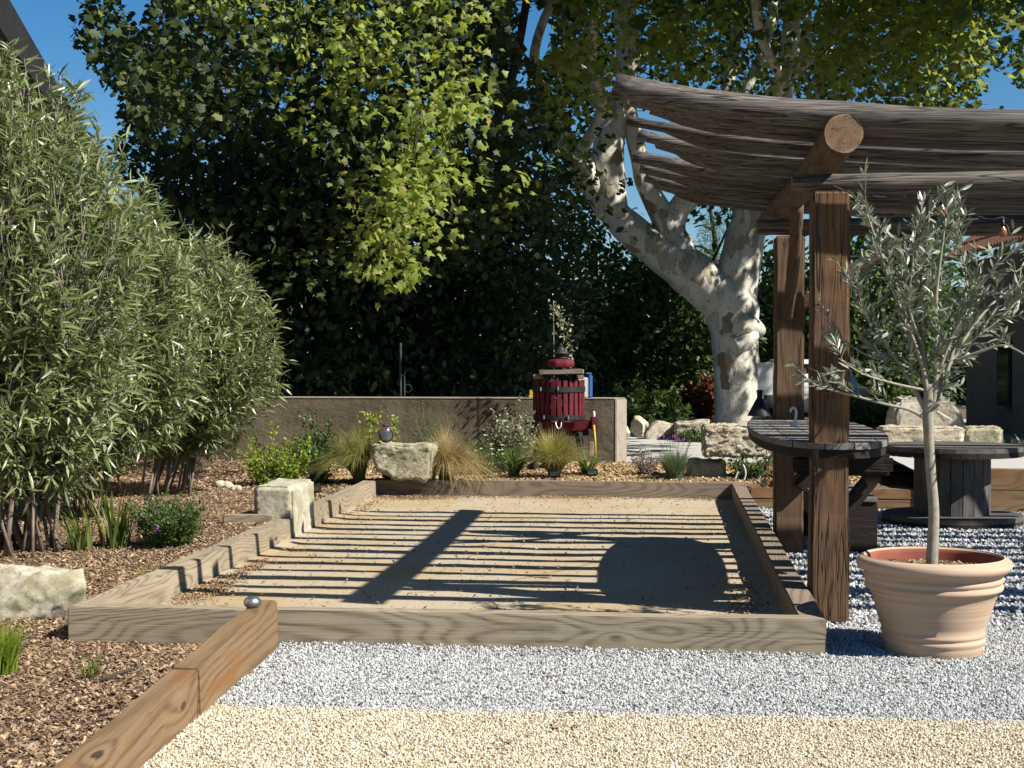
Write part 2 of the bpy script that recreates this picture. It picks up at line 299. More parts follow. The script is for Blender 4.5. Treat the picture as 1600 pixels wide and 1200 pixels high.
# ------------------------------------------------------------------ object helpers
WM = {}
def link(o, parent=None, mw=None):
    COL.objects.link(o); mw = mw or Matrix.Identity(4)
    WM[o] = mw
    if parent is not None:
        o.parent = parent; o.matrix_basis = WM[parent].inverted() @ mw
    else: o.matrix_basis = mw
    return o
def tag(o, label=None, cat=None, group=None, kind=None):
    if label: o['label'] = label
    if cat: o['category'] = cat
    if group: o['group'] = group
    if kind: o['kind'] = kind
    return o
def thing(name, loc, label, cat, group=None, kind=None):
    o = bpy.data.objects.new(name, None); o.empty_display_size = 0.1
    link(o, None, Matrix.Translation(loc)); return tag(o, label, cat, group, kind)
def mesh(name, verts, faces, mat=None, parent=None, smooth=False, mw=None, center=True, rnd=None, mats=None, mi=None):
    me = bpy.data.meshes.new(name)
    verts = np.asarray(verts, dtype=np.float64).reshape(-1, 3)
    if mw is None and center and len(verts):
        c = (verts.min(0) + verts.max(0)) / 2; c[2] = verts[:, 2].min()
        verts = verts - c; mw = Matrix.Translation(c)
    if isinstance(faces, np.ndarray):
        k = faces.shape[1]; me.vertices.add(len(verts)); me.vertices.foreach_set('co', verts.astype(np.float32).ravel())
        me.loops.add(faces.size); me.loops.foreach_set('vertex_index', faces.astype(np.int32).ravel())
        me.polygons.add(len(faces)); me.polygons.foreach_set('loop_start', np.arange(0, faces.size, k, dtype=np.int32))
        me.polygons.foreach_set('loop_total', np.full(len(faces), k, dtype=np.int32)); me.update(calc_edges=True)
    else:
        me.from_pydata([tuple(v) for v in verts], [], faces); me.update()
    for m in (mats or ([mat] if mat else [])): me.materials.append(m)
    if mi is not None: me.polygons.foreach_set('material_index', np.asarray(mi, dtype=np.int32))
    if rnd is not None:
        a = me.attributes.new('rnd', 'FLOAT', 'POINT'); a.data.foreach_set('value', np.asarray(rnd, dtype=np.float32))
    if smooth: me.polygons.foreach_set('use_smooth', np.ones(len(me.polygons), dtype=bool))
    o = bpy.data.objects.new(name, me)
    return link(o, parent, mw)
def frombm(name, bm, mat, parent=None, smooth=False, mw=None, mats=None):
    me = bpy.data.meshes.new(name); bm.to_mesh(me); bm.free()
    for m in (mats or [mat]): me.materials.append(m)
    if smooth: me.polygons.foreach_set('use_smooth', np.ones(len(me.polygons), dtype=bool))
    o = bpy.data.objects.new(name, me); return link(o, parent, mw)
def frame_x(a, b, up=Vector((0, 0, 1))):
    """matrix with local x from a to b"""
    a = Vector(a); b = Vector(b); x = (b - a).normalized()
    if abs(x.dot(up)) > 0.98: up = Vector((0, 1, 0))
    y = up.cross(x).normalized(); z = x.cross(y)
    m = Matrix((x, y, z)).transposed().to_4x4(); m.translation = a
    return m
def timber(name, a, b, w, h, mat, parent=None, bev=0.006, wob=0.0025, cuts=10, seed=0):
    """sawn beam: a and b are the centres of its end faces"""
    a = Vector(a); b = Vector(b); Ln = (b - a).length; mw = frame_x(a, b)
    bm = bmesh.new(); bmesh.ops.create_cube(bm, size=1.0)
    for v in bm.verts: v.co = Vector(((v.co.x + 0.5) * Ln, v.co.y * w, v.co.z * h))
    ed = [e for e in bm.edges if abs(e.verts[0].co.x - e.verts[1].co.x) > Ln * 0.5]
    if cuts: bmesh.ops.subdivide_edges(bm, edges=ed, cuts=cuts, use_grid_fill=True)
    bmesh.ops.bevel(bm, geom=[e for e in bm.edges if len(e.link_faces) == 2 and e.calc_face_angle(0) > 0.5], offset=bev, segments=2, affect='EDGES')
    for v in bm.verts:
        p = v.co * 2.3 + Vector((seed * 3.7, seed * 1.3, 0)); q = v.co * 14 + Vector((seed, 0, 0))
        v.co.y += noise.noise(p) * wob * 2.2 + noise.noise(q) * wob; v.co.z += noise.noise(p + Vector((0, 9, 0))) * wob * 2.2 + noise.noise(q + Vector((5, 0, 0))) * wob
    return frombm(name, bm, mat, parent, mw=mw)
def box(name, lo, hi, mat, parent=None, bev=0.004, yaw=0.0):
    c = (Vector(lo) + Vector(hi)) / 2; s = Vector(hi) - Vector(lo)
    bm = bmesh.new(); bmesh.ops.create_cube(bm, size=1.0)
    for v in bm.verts: v.co = Vector((v.co.x * s.x, v.co.y * s.y, v.co.z * s.z))
    if bev: bmesh.ops.bevel(bm, geom=list(bm.edges), offset=min(bev, min(s) * 0.3), segments=2, affect='EDGES')
    return frombm(name, bm, mat, parent, mw=Matrix.Translation(c) @ Matrix.Rotation(yaw, 4, 'Z'))
def tube_data(pts, rad, seg=8, nz=0.0, nf=4.0, cap=True, seed=0):
    pts = [Vector(p) for p in pts]; n = len(pts); V = []; Fc = []
    t0 = (pts[1] - pts[0]).normalized(); u = t0.orthogonal().normalized()
    for i, p in enumerate(pts):
        t = (pts[min(i + 1, n - 1)] - pts[max(i - 1, 0)]).normalized()
        u = (u - t * u.dot(t)).normalized(); w = t.cross(u)
        for k in range(seg):
            an = 2 * math.pi * k / seg; d = u * math.cos(an) + w * math.sin(an); r = rad[i]
            if nz: r *= 1 + nz * noise.noise(Vector((math.cos(an) * 1.6 + seed * 5.1, math.sin(an) * 1.6, i * nf / n + seed)))  + nz * 0.5 * noise.noise(Vector((math.cos(an) * 4 + seed, math.sin(an) * 4, i * nf * 2.5 / n)))
            V.append(p + d * r)
    for i in range(n - 1):
        for k in range(seg):
            k2 = (k + 1) % seg; Fc.append((i * seg + k, i * seg + k2, (i + 1) * seg + k2, (i + 1) * seg + k))
    if cap: Fc.append(tuple(range(seg))[::-1]); Fc.append(tuple((n - 1) * seg + k for k in range(seg)))
    return V, Fc
class Acc:
    def __init__(s): s.v = []; s.f = []
    def add(s, vf):
        o = len(s.v); s.v += list(vf[0]); s.f += [tuple(i + o for i in f) for f in vf[1]]; return s
    def make(s, name, mat, parent=None, smooth=True): return mesh(name, [tuple(v) for v in s.v], s.f, mat, parent, smooth)
def smooth_path(pts, rad, k=4):
    """Catmull-Rom refinement of a polyline with radii"""
    pts = [Vector(p) for p in pts]; op = []; orr = []
    for i in range(len(pts) - 1):
        p0 = pts[max(i - 1, 0)]; p1 = pts[i]; p2 = pts[i + 1]; p3 = pts[min(i + 2, len(pts) - 1)]
        for j in range(k):
            t = j / k
            op.append(0.5 * ((2 * p1) + (p2 - p0) * t + (2 * p0 - 5 * p1 + 4 * p2 - p3) * t * t + (3 * p1 - p0 - 3 * p2 + p3) * t ** 3)); orr.append(rad[i] * (1 - t) + rad[i + 1] * t)
    op.append(pts[-1]); orr.append(rad[-1]); return op, orr
def lathe(name, prof, mat, parent=None, seg=48, loc=(0, 0, 0), smooth=True, wob=0.0, mats=None, mi=None, mw=None, cap=False):
    V = []; Fc = []
    for r, z in prof:
        for k in range(seg):
            a = 2 * math.pi * k / seg; rr = r * (1 + wob * noise.noise(Vector((math.cos(a), math.sin(a), z * 3))))
            V.append((rr * math.cos(a), rr * math.sin(a), z))
    for i in range(len(prof) - 1):
        for k in range(seg):
            k2 = (k + 1) % seg; Fc.append((i * seg + k, i * seg + k2, (i + 1) * seg + k2, (i + 1) * seg + k))
    if cap and prof[0][0] > 1e-4: Fc.append(tuple(range(seg))[::-1])
    if cap and prof[-1][0] > 1e-4: Fc.append(tuple((len(prof) - 1) * seg + k for k in range(seg)))
    return mesh(name, V, Fc, mat, parent, smooth, mw=mw or Matrix.Translation(loc), mats=mats, mi=mi)
def shade_auto(o, ang=40):
    me = o.data; bm = bmesh.new(); bm.from_mesh(me)
    for f in bm.faces: f.smooth = True
    for e in bm.edges: e.smooth = not (len(e.link_faces) == 2 and e.calc_face_angle(0) > math.radians(ang))
    bm.to_mesh(me); bm.free(); return o
def rock(name, c, size, mat, parent=None, boxy=0.6, amp=0.08, seed=0, rot=(0, 0, 0), sub=4, rough=0.012, taper=None):
    bm = bmesh.new(); bmesh.ops.create_icosphere(bm, subdivisions=sub, radius=1.0)
    e = 2.0 / (2.0 + 10 * boxy)
    fr = random.Random(seed * 13 + 1); planes = [(Vector((fr.gauss(0, 1), fr.gauss(0, 1), fr.gauss(0, 1))).normalized(), 0.66 + 0.22 * fr.random()) for _ in range(14)]
    for v in bm.verts:
        p = v.co.normalized()
        q = Vector([math.copysign(abs(x) ** e, x) for x in p]); m = (abs(p.x) ** (2 / e) + abs(p.y) ** (2 / e) + abs(p.z) ** (2 / e)) ** (-e / 2)
        q = p * m if boxy > 0 else p
        s = Vector((seed * 7.3, seed * 3.1, 1.7))
        d = amp * noise.fractal(q * 1.4 + s, 0.9, 2.1, 4) 
        q = q * (1 + d)
        for n_, d_ in planes:
            ex = q.dot(n_) - d_
            if ex > 0: q = q - n_ * (ex * 0.9)
        q = q * 1.05
        q = Vector((q.x * size[0] / 2, q.y * size[1] / 2, q.z * size[2] / 2))
        if taper: k = 1 + taper * (q.z / size[2]); q.x *= k; q.y *= k
        q += p * rough * noise.fractal(q * 22 + s, 0.8, 2.2, 3)
        v.co = q
    o = frombm(name, bm, mat, parent, smooth=True, mw=Matrix.Translation(c) @ Matrix.Rotation(rot[2], 4, 'Z') @ Matrix.Rotation(rot[1], 4, 'Y') @ Matrix.Rotation(rot[0], 4, 'X'))
    return o

def block(name, mw, size, mat, parent=None, bev=0.02, amp=0.012, fine=0.006, seed=0, cell=0.03, taper=None):
    """hewn stone block: subdivided box with worn edges; local origin at its centre"""
    bm = bmesh.new(); bmesh.ops.create_cube(bm, size=1.0)
    for v in bm.verts: v.co = Vector([v.co[i] * size[i] for i in range(3)])
    if taper:
        for v in bm.verts: taper(v)
    bmesh.ops.bevel(bm, geom=list(bm.edges), offset=bev, segments=3, affect='EDGES'); bmesh.ops.triangulate(bm, faces=bm.faces)
    for _ in range(7):
        e = [e for e in bm.edges if e.calc_length() > cell * 1.5]
        if not e: break
        bmesh.ops.subdivide_edges(bm, edges=e, cuts=1)
        bmesh.ops.triangulate(bm, faces=bm.faces)
    for v in bm.verts:
        s_ = Vector((seed * 7.3, seed * 2.1, 0)); p_ = v.co
        a = Vector([noise.fractal(p_ * 3.5 + s_ + Vector((k * 9, 0, 0)), 0.9, 2.1, 3) for k in range(3)]) * amp
        f = Vector([noise.fractal(p_ * 24 + s_ + Vector((k * 5, 0, 0)), 0.8, 2.2, 3) for k in range(3)]) * fine
        v.co = p_ + a + f
    bmesh.ops.recalc_face_normals(bm, faces=bm.faces)
    return frombm(name, bm, mat, parent, True, mw)

# ---- leaves, blades
def tmpl_plane():
    o = [(0.0, 0.0), (0.05, 0.22), (-0.02, 0.46), (0.22, 0.34), (0.38, 0.62), (0.52, 0.30), (1.0, 0.0), (0.52, -0.30), (0.38, -0.62), (0.22, -0.34), (-0.02, -0.46), (0.05, -0.22)]
    V = [(0.30, 0, 0.07)] + [(x, y, -0.06 * abs(y) * 2 - 0.08 * max(0, x - 0.5)) for x, y in o]
    Fc = [(0, i + 1, (i + 1) % 12 + 1) for i in range(12)]
    return np.array(V), np.array(Fc)
def tmpl_plane_low():
    o = [(0, 0), (0.05, 0.5), (0.3, 0.28), (0.45, 0.55), (1.0, 0), (0.45, -0.55), (0.3, -0.28), (0.05, -0.5)]
    V = [(x, y, -0.12 * abs(y)) for x, y in o]
    return np.array(V), np.array([(0, 2, 1), (2, 4, 3), (0, 4, 2), (0, 6, 4), (6, 5, 4), (0, 7, 6)])
def tmpl_lance(w=0.15, curl=0.08):
    V = [(0, 0, 0), (0.3, w * 0.85 / 2, 0.02), (0.3, 0, -0.01), (0.3, -w * 0.85 / 2, 0.02), (0.65, w / 2, -curl * 0.4), (0.65, 0, -curl * 0.6), (0.65, -w / 2, -curl * 0.4), (1, 0, -curl * 1.8)]
    return np.array(V, float), np.array([(0, 2, 1), (0, 3, 2), (1, 2, 4), (2, 5, 4), (2, 3, 5), (3, 6, 5), (4, 5, 7), (5, 6, 7)])
def tmpl_lance_low(w=0.17, curl=0.1):
    return np.array([(0, 0, 0), (0.45, w / 2, -0.01), (1, 0, -curl), (0.45, -w / 2, 0.01)], float), np.array([(0, 2, 1), (0, 3, 2)])
def tmpl_oval(w=0.55):
    return np.array([(0, 0, 0), (0.35, w / 2, 0.05), (0.8, w * 0.36, -0.02), (1, 0, -0.1), (0.8, -w * 0.36, -0.02), (0.35, -w / 2, 0.05), (0.4, 0, -0.03)], float), np.array([(6, 1, 0), (6, 2, 1), (6, 3, 2), (6, 4, 3), (6, 5, 4), (6, 0, 5)])
OLIVE = tmpl_lance(0.21, 0.06)
PLANE, PLANE_LOW, LANCE, LANCE_LOW, OVAL = tmpl_plane(), tmpl_plane_low(), tmpl_lance(), tmpl_lance_low(), tmpl_oval()
def unit(a): return a / np.maximum(np.linalg.norm(a, axis=1, keepdims=True), 1e-9)
def leaves(name, T, pos, dirs, nrm, size, mat, parent=None, rnd=None, kind='stuff', top=None):
    pos = np.asarray(pos, float); n = len(pos); V, Fc = T
    x = unit(np.asarray(dirs, float)); y = unit(np.cross(np.asarray(nrm, float), x)); z = np.cross(x, y)
    size = np.broadcast_to(np.asarray(size, float), (n,))
    P3 = pos[:, None, :] + size[:, None, None] * (V[None, :, 0:1] * x[:, None, :] + V[None, :, 1:2] * y[:, None, :] + V[None, :, 2:3] * z[:, None, :])
    k = len(V); FF = (Fc[None] + (np.arange(n) * k)[:, None, None]).reshape(-1, Fc.shape[1])
    if rnd is None: rnd = rng.random(n)
    o = mesh(name, P3.reshape(-1, 3), FF, mat, parent, rnd=np.repeat(rnd, k))
    if kind: o['kind'] = kind
    return o
def rvec(n): return unit(rng.normal(size=(n, 3)))
def sprigs(tips, ldir, per, spread, leafdir_out=0.9, down=0.2, seglen=0.25):
    """leaves set along short twigs: twig ends at tips, pointing along ldir"""
    n = len(tips); t = rng.random((n, per)); base = tips[:, None, :] - ldir[:, None, :] * (t[:, :, None] * seglen)
    side = rvec(n * per).reshape(n, per, 3); side -= (side * ldir[:, None, :]).sum(2, keepdims=True) * ldir[:, None, :]
    side = side / np.maximum(np.linalg.norm(side, axis=2, keepdims=True), 1e-6)
    d = ldir[:, None, :] * (1 - leafdir_out * 0.6) + side * leafdir_out + np.array([0, 0, -down])
    return base.reshape(-1, 3), d.reshape(-1, 3), (side * 0.3 + rvec(n * per).reshape(n, per, 3) * 0.5 + np.array([0, 0, 0.7])).reshape(-1, 3)
def twigs_mesh(name, A, B, r0, r1, mat, parent, bend=0.05):
    """many thin three-sided twigs joined"""
    n = len(A); A = np.asarray(A, float); B = np.asarray(B, float); d = unit(B - A); M = (A + B) / 2 + rvec(n) * (bend * np.linalg.norm(B - A, axis=1, keepdims=True))
    u = unit(np.cross(d, np.array([0.3, 0.5, 0.8]))); w = np.cross(d, u); V = []
    r0 = np.broadcast_to(np.asarray(r0, float), (n,)); r1 = np.broadcast_to(np.asarray(r1, float), (n,))
    for Pp, rr in ((A, r0), (M, (r0 + r1) / 2), (B, r1)):
        for k in range(3):
            an = 2.094 * k; V.append(Pp + (u * math.cos(an) + w * math.sin(an)) * rr[:, None])
    V = np.stack(V, 1); q = []
    for i in range(2):
        for k in range(3): k2 = (k + 1) % 3; q.append((i * 3 + k, i * 3 + k2, (i + 1) * 3 + k2, (i + 1) * 3 + k))
    FF = (np.array(q)[None] + (np.arange(n) * 9)[:, None, None]).reshape(-1, 4)
    o = mesh(name, V.reshape(-1, 3), FF, mat, parent, smooth=True); o['kind'] = 'stuff'; return o
def blades(name, n, base_r, length, spread, width, mat, parent, loc, seg=7, lean=(0, 0, 0), droop=1.0, kind='stuff', up=1.0, lenvar=0.35):
    """arching grass or strap leaves out of one crown"""
    loc = np.array(loc, float); an = rng.random(n) * 2 * math.pi; rr = np.sqrt(rng.random(n)) * base_r
    b = loc + np.stack([np.cos(an) * rr, np.sin(an) * rr, np.zeros(n)], 1)
    a2 = an + rng.normal(size=n) * 0.5; out = np.stack([np.cos(a2), np.sin(a2), np.zeros(n)], 1) * (spread * (0.15 + rng.random(n)))[:, None] + np.array(lean)
    Ln = length * (1 - lenvar * rng.random(n)); t = np.linspace(0, 1, seg + 1)
    v0 = out * 0.35 + np.array([0, 0, up]); v0 = unit(v0); hor = out
    pts = b[:, None, :] + Ln[:, None, None] * (v0[:, None, :] * t[None, :, None] + hor[:, None, :] * (t ** 2)[None, :, None] * 0.75 + np.array([0, 0, -1.0]) * (droop * np.linalg.norm(hor, axis=1))[:, None, None] * (t ** 2.6)[None, :, None] * 0.75)
    side = unit(np.cross(v0 + hor * 0.01, rvec(n) * 0.4 + np.array([0, 0, 1.0]) * 0 + unit(np.stack([-np.sin(a2), np.cos(a2), np.zeros(n)], 1)) * 0.001))
    side = unit(np.stack([-np.sin(a2), np.cos(a2), np.zeros(n)], 1) + rvec(n) * 0.25)
    wd = width * (0.6 + 0.8 * rng.random(n))
    prof = np.minimum(1, 1.15 - t) ** 0.7 * np.minimum(1, 0.5 + t * 4); prof[-1] = 0.06
    Lf = pts - side[:, None, :] * (wd[:, None] * prof[None])[:, :, None] / 2; Rt = pts + side[:, None, :] * (wd[:, None] * prof[None])[:, :, None] / 2
    V = np.stack([Lf, Rt], 2).reshape(n, -1, 3); q = np.array([(2 * i, 2 * i + 1, 2 * i + 3, 2 * i + 2) for i in range(seg)])
    FF = (q[None] + (np.arange(n) * V.shape[1])[:, None, None]).reshape(-1, 4)
    o = mesh(name, V.reshape(-1, 3), FF, mat, parent, rnd=np.repeat(rng.random(n), V.shape[1]))
    if kind: o['kind'] = kind
    return o

# ---- scattered small pieces (gravel, chips) as one object of kind stuff
def piece_mesh(name, kind, mat, seed):
    bm = bmesh.new()
    if kind == 'pebble':
        bmesh.ops.create_icosphere(bm, subdivisions=1, radius=0.5)
        for v in bm.verts: v.co *= 1 + 0.45 * noise.noise(v.co * 2.2 + Vector((seed * 5, 0, 0))); v.co.z *= 0.72
    elif kind == 'chip':
        bmesh.ops.create_cube(bm, size=1.0)
        for v in bm.verts: v.co = Vector((v.co.x * 1.0, v.co.y * (0.38 + 0.1 * R.random()), v.co.z * 0.13)) * (1 + 0.35 * noise.noise(v.co * 3 + Vector((seed * 4, 0, 0))))
    me = bpy.data.meshes.new(name); bm.to_mesh(me); bm.free(); me.materials.append(mat)
    return bpy.data.objects.new(name, me)
def scatter(name, pts, size, kind, mat, label, cat, tilt=3.14, parent=None):
    """points carry instances of three small pieces"""
    n = len(pts); me = bpy.data.meshes.new(name); me.vertices.add(n); me.vertices.foreach_set('co', np.asarray(pts, np.float32).ravel())
    a = me.attributes.new('sc', 'FLOAT', 'POINT'); a.data.foreach_set('value', np.asarray(size, np.float32))
    rot = np.stack([(rng.random(n) - .5) * 2 * tilt, (rng.random(n) - .5) * 2 * tilt, rng.random(n) * 6.283], 1).astype(np.float32)
    a = me.attributes.new('rt', 'FLOAT_VECTOR', 'POINT'); a.data.foreach_set('vector', rot.ravel())
    me.materials.append(mat); o = bpy.data.objects.new(name, me); link(o, parent)
    g = bpy.data.node_groups.new(name + '_nodes', 'GeometryNodeTree')
    g.interface.new_socket('Geometry', in_out='INPUT', socket_type='NodeSocketGeometry'); g.interface.new_socket('Geometry', in_out='OUTPUT', socket_type='NodeSocketGeometry')
    gi = g.nodes.new('NodeGroupInput'); go = g.nodes.new('NodeGroupOutput'); ip = g.nodes.new('GeometryNodeInstanceOnPoints'); j = g.nodes.new('GeometryNodeJoinGeometry')
    for s in range(3):
        oi = g.nodes.new('GeometryNodeObjectInfo'); oi.inputs['Object'].default_value = piece_mesh(kind, kind, mat, s + len(name)); oi.inputs['As Instance'].default_value = True
        g.links.new(oi.outputs['Geometry'], j.inputs[0])
    ip.inputs['Pick Instance'].default_value = True
    na = g.nodes.new('GeometryNodeInputNamedAttribute'); na.data_type = 'FLOAT'; na.inputs['Name'].default_value = 'sc'
    nr = g.nodes.new('GeometryNodeInputNamedAttribute'); nr.data_type = 'FLOAT_VECTOR'; nr.inputs['Name'].default_value = 'rt'
    g.links.new(gi.outputs[0], ip.inputs['Points']); g.links.new(j.outputs[0], ip.inputs['Instance'])
    g.links.new(na.outputs['Attribute'], ip.inputs['Scale']); g.links.new(nr.outputs['Attribute'], ip.inputs['Rotation'])
    g.links.new(ip.outputs[0], go.inputs[0])
    md = o.modifiers.new('pieces', 'NODES'); md.node_group = g
    return tag(o, label, cat, kind='stuff')
def poly_pts(poly, n, dens=None):
    """n random points in a polygon of (x, y)"""
    poly = np.array(poly, float); lo = poly.min(0); hi = poly.max(0); out = []
    tot = 0
    while tot < n:
        p = lo + rng.random((n * 2, 2)) * (hi - lo); ins = np.zeros(len(p), bool); j = len(poly) - 1
        for i in range(len(poly)):
            xi, yi = poly[i]; xj, yj = poly[j]
            c = ((yi > p[:, 1]) != (yj > p[:, 1])) & (p[:, 0] < (xj - xi) * (p[:, 1] - yi) / (yj - yi + 1e-12) + xi); ins ^= c; j = i
        if dens is not None: ins &= rng.random(len(p)) < dens(p[:, 0], p[:, 1])
        out.append(p[ins]); tot += ins.sum()
    return np.concatenate(out)[:n]

# ------------------------------------------------------------------ ground
def sstep(t): t = np.clip(t, 0, 1); return t * t * (3 - 2 * t)
def ab(x, y): return (x - OX) * CU.x + (y - OY) * CU.y, (x - OX) * CV.x + (y - OY) * CV.y
def nz2(x, y, s, seed=0.0):
    return np.array([noise.noise(Vector((a * s + seed, b * s, seed))) for a, b in zip(np.ravel(x), np.ravel(y))]).reshape(np.shape(x))
def bedz(x, y):
    a, b = ab(x, y)
    z = 0.004 + 0.13 * sstep((b + 0.2) / 3.4) + 0.10 * sstep((x + 2.1) / 0.8) * sstep((7.9 - y) / 0.8)
    return z + 0.014 * nz2(x, y, 1.7, 3.0) * sstep((b + 2) / 3)
def grid_mesh(name, X, Y, Z, mat, **kw):
    n, m = X.shape; V = np.stack([X, Y, Z], 2).reshape(-1, 3); i = np.arange(n * m).reshape(n, m)
    Fc = np.stack([i[:-1, :-1], i[1:, :-1], i[1:, 1:], i[:-1, 1:]], 2).reshape(-1, 4)
    o = mesh(name, V, Fc, mat, smooth=True, center=False, **kw); return tag(o, kind='structure')
def sheet(name, poly, z, mat, th=None):
    V = [(x, y, z) for x, y in poly]; return tag(mesh(name, V, [tuple(range(len(V)))], mat, center=False), kind='structure')
sheet('ground', [(-400, -30), (400, -30), (400, 700), (-400, 700)], -0.03, MT['earth'])
sheet('gravel_yard', [(-1.5, 3.0), (16, 3.0), (16, 15.0), (-1.5, 15.0)], 0.0, MT['gravel'])
yr = lambda x: 6.47 - 0.085 * (x + 1.25)
sheet('resin_path', [(-1.42, 3.0), (12, 3.0), (12, yr(12)), (-1.30, yr(-1.3))], 0.004, MT['resin'])
xt = lambda y: -1.477 + (y - 5.07) * 0.066          # left side of the retaining timber
# mulch bed: in front of the court's left corner, and along its left side
ys = np.linspace(0, 1, 40); xs = np.linspace(-9, 0, 80)
Xg = np.zeros((80, 40)); Yg = np.zeros((80, 40))
for i, tx in enumerate(np.linspace(0, 1, 80)):
    for j, ty in enumerate(ys):
        yy = 3.6 + ty * 4.25; x = -9 + tx * (xt(yy) + 0.04 + 9); yf = OY + (0.05 - 0.0995 * 0 ) - 0.1 * (x - OX); yy2 = 3.6 + ty * (yf - 3.6 + 0.02)
        x = -9 + tx * (xt(yy2) + 0.04 + 9); Xg[i, j] = x; Yg[i, j] = yy2
grid_mesh('mulch_bed', Xg, Yg, bedz(Xg, Yg), MT['mulch'])
Ag, Bg = np.meshgrid(np.linspace(-13, -3.80, 70), np.linspace(0.06, 11.4, 90), indexing='ij')
Xg = OX + Ag * CU.x + Bg * CV.x; Yg = OY + Ag * CU.y + Bg * CV.y
grid_mesh('mulch_bed', Xg, Yg, bedz(Xg, Yg), MT['mulch'])
Ag, Bg = np.meshgrid(np.linspace(-3.80, 1.05, 50), np.linspace(8.0, 11.4, 30), indexing='ij')
Xg = OX + Ag * CU.x + Bg * CV.x; Yg = OY + Ag * CU.y + Bg * CV.y
grid_mesh('planting_bed', Xg, Yg, bedz(Xg, Yg) + 0.01, MT['mulch'])
Ag, Bg = np.meshgrid(np.linspace(0.02, 1.6, 20), np.linspace(7.27, 8.0, 10), indexing='ij')
Xg = OX + Ag * CU.x + Bg * CV.x; Yg = OY + Ag * CU.y + Bg * CV.y
grid_mesh('planting_bed', Xg, Yg, 0.165 + 0.01 * nz2(Xg, Yg, 2.0), MT['mulch'])
# court surface
Ag, Bg = np.meshgrid(np.linspace(-3.80, -0.06, 110), np.linspace(0.06, 8.0, 160), indexing='ij')
Xg = OX + Ag * CU.x + Bg * CV.x; Yg = OY + Ag * CU.y + Bg * CV.y
Zs = 0.020 + 0.008 * nz2(Xg, Yg, 1.3, 1.0) + 0.003 * nz2(Xg, Yg, 7.0, 4.0)
dedge = np.minimum(np.minimum(Ag + 3.73, -0.13 - Ag), np.minimum(Bg - 0.13, 7.92 - Bg))
Zs += 0.016 * sstep(1 - dedge / 0.18) * (0.5 + nz2(Xg, Yg, 3.0, 8.0))
grid_mesh('sand_court', Xg, Yg, Zs, MT['sand'])
# raised gravel terrace at the right and the pale road beyond the wall
Ag, Bg = np.meshgrid(np.linspace(1.6, 12, 30), np.linspace(7.33, 13.5, 30), indexing='ij')
Xg = OX + Ag * CU.x + Bg * CV.x; Yg = OY + Ag * CU.y + Bg * CV.y
grid_mesh('raised_gravel', Xg, Yg, 0.365 - 0.34 * sstep((Bg - 10.6) / 2.6) + 0.006 * nz2(Xg, Yg, 1.5), MT['road'])
sheet('road', [(-30, 19.6), (1.6, 19.2), (60, 20.9), (60, 60), (-30, 60)], -0.012, MT['road'])
sheet('woodland_ground', [(-60, 28.6), (3.4, 28.6), (3.6, 34), (60, 40), (60, 300), (-60, 300)], -0.004, MT['earth'])

# scattered pieces
def pts3(p2, z): return np.column_stack([p2, z])
p = poly_pts([(-1.30, yr(-1.3) - 0.02), (2.9, yr(2.9) - 0.02), (2.9, 8.3), (1.62, 8.3), (1.53, 7.50), (-1.17, 7.79)], 62000)
str_ = np.column_stack([rng.uniform(-1.2, 2.8, 900), 0 * np.zeros(900)]); str_[:, 1] = yr(str_[:, 0]) - np.abs(rng.normal(size=900)) * 0.05; p = np.concatenate([p, str_])
scatter('gravel', pts3(p, 0.004 + 0.008 * rng.random(len(p)) + 0.022 * sstep(1 - (OY - 0.1 * (p[:, 0] - OX) - p[:, 1]) / 0.25) * (p[:, 0] < 1.55) * rng.random(len(p))), 0.0085 + 0.009 * rng.random(len(p)) ** 3, 'pebble',
        m_pieces('grey_white_gravel', [(0.26, 0.26, 0.25), (0.46, 0.46, 0.45), (0.56, 0.56, 0.545), (0.64, 0.64, 0.62), (0.78, 0.77, 0.74)]), 'loose pale grey gravel in front of the court and round the pot', 'gravel')
p = poly_pts([(1.62, 8.3), (8.6, 7.6), (8.6, 13.2), (2.35, 14.9)], 46000, lambda x, y: 1.3 - (y - 7.5) / 9)
scatter('gravel', pts3(p, 0.004 + 0.01 * rng.random(len(p))), 0.016 + 0.016 * rng.random(len(p)), 'pebble',
        m_pieces('grey_white_gravel_far', [(0.2, 0.2, 0.21), (0.44, 0.44, 0.45), (0.60, 0.60, 0.60), (0.74, 0.74, 0.73)]), 'loose pale grey gravel under the pergola and round the reel table', 'gravel')
p = poly_pts([(-1.38, 5.0), (2.6, 5.0), (2.6, yr(2.6)), (-1.29, yr(-1.29))], 52000)
scatter('resin_gravel', pts3(p, 0.005 + 0.004 * rng.random(len(p))), 0.007 + 0.007 * rng.random(len(p)), 'pebble',
        m_pieces('cream_gravel', [(0.40, 0.31, 0.20), (0.62, 0.53, 0.37), (0.76, 0.68, 0.51), (0.84, 0.79, 0.66)]), 'fine cream coloured bound gravel of the path along the bottom', 'gravel')
mch = m_pieces('mulch_chips', [(0.07, 0.045, 0.028), (0.17, 0.105, 0.06), (0.30, 0.19, 0.11), (0.42, 0.29, 0.175), (0.54, 0.40, 0.26)])
p = poly_pts([(-3.4, 5.2), (-1.32, 5.2), (-1.30, 7.74), (-2.26, 7.86), (-1.6, 14.0), (-2.6, 15.0), (-4.8, 13.6)], 60000, lambda x, y: 1.25 - (y - 5) / 12)
a_, b_ = ab(p[:, 0], p[:, 1]); ok = ~((a_ > -3.88) & (b_ > -0.02)); p = p[ok]; p = p[(p[:, 0] < xt(p[:, 1]) + 0.01) | (p[:, 1] > 7.72)]
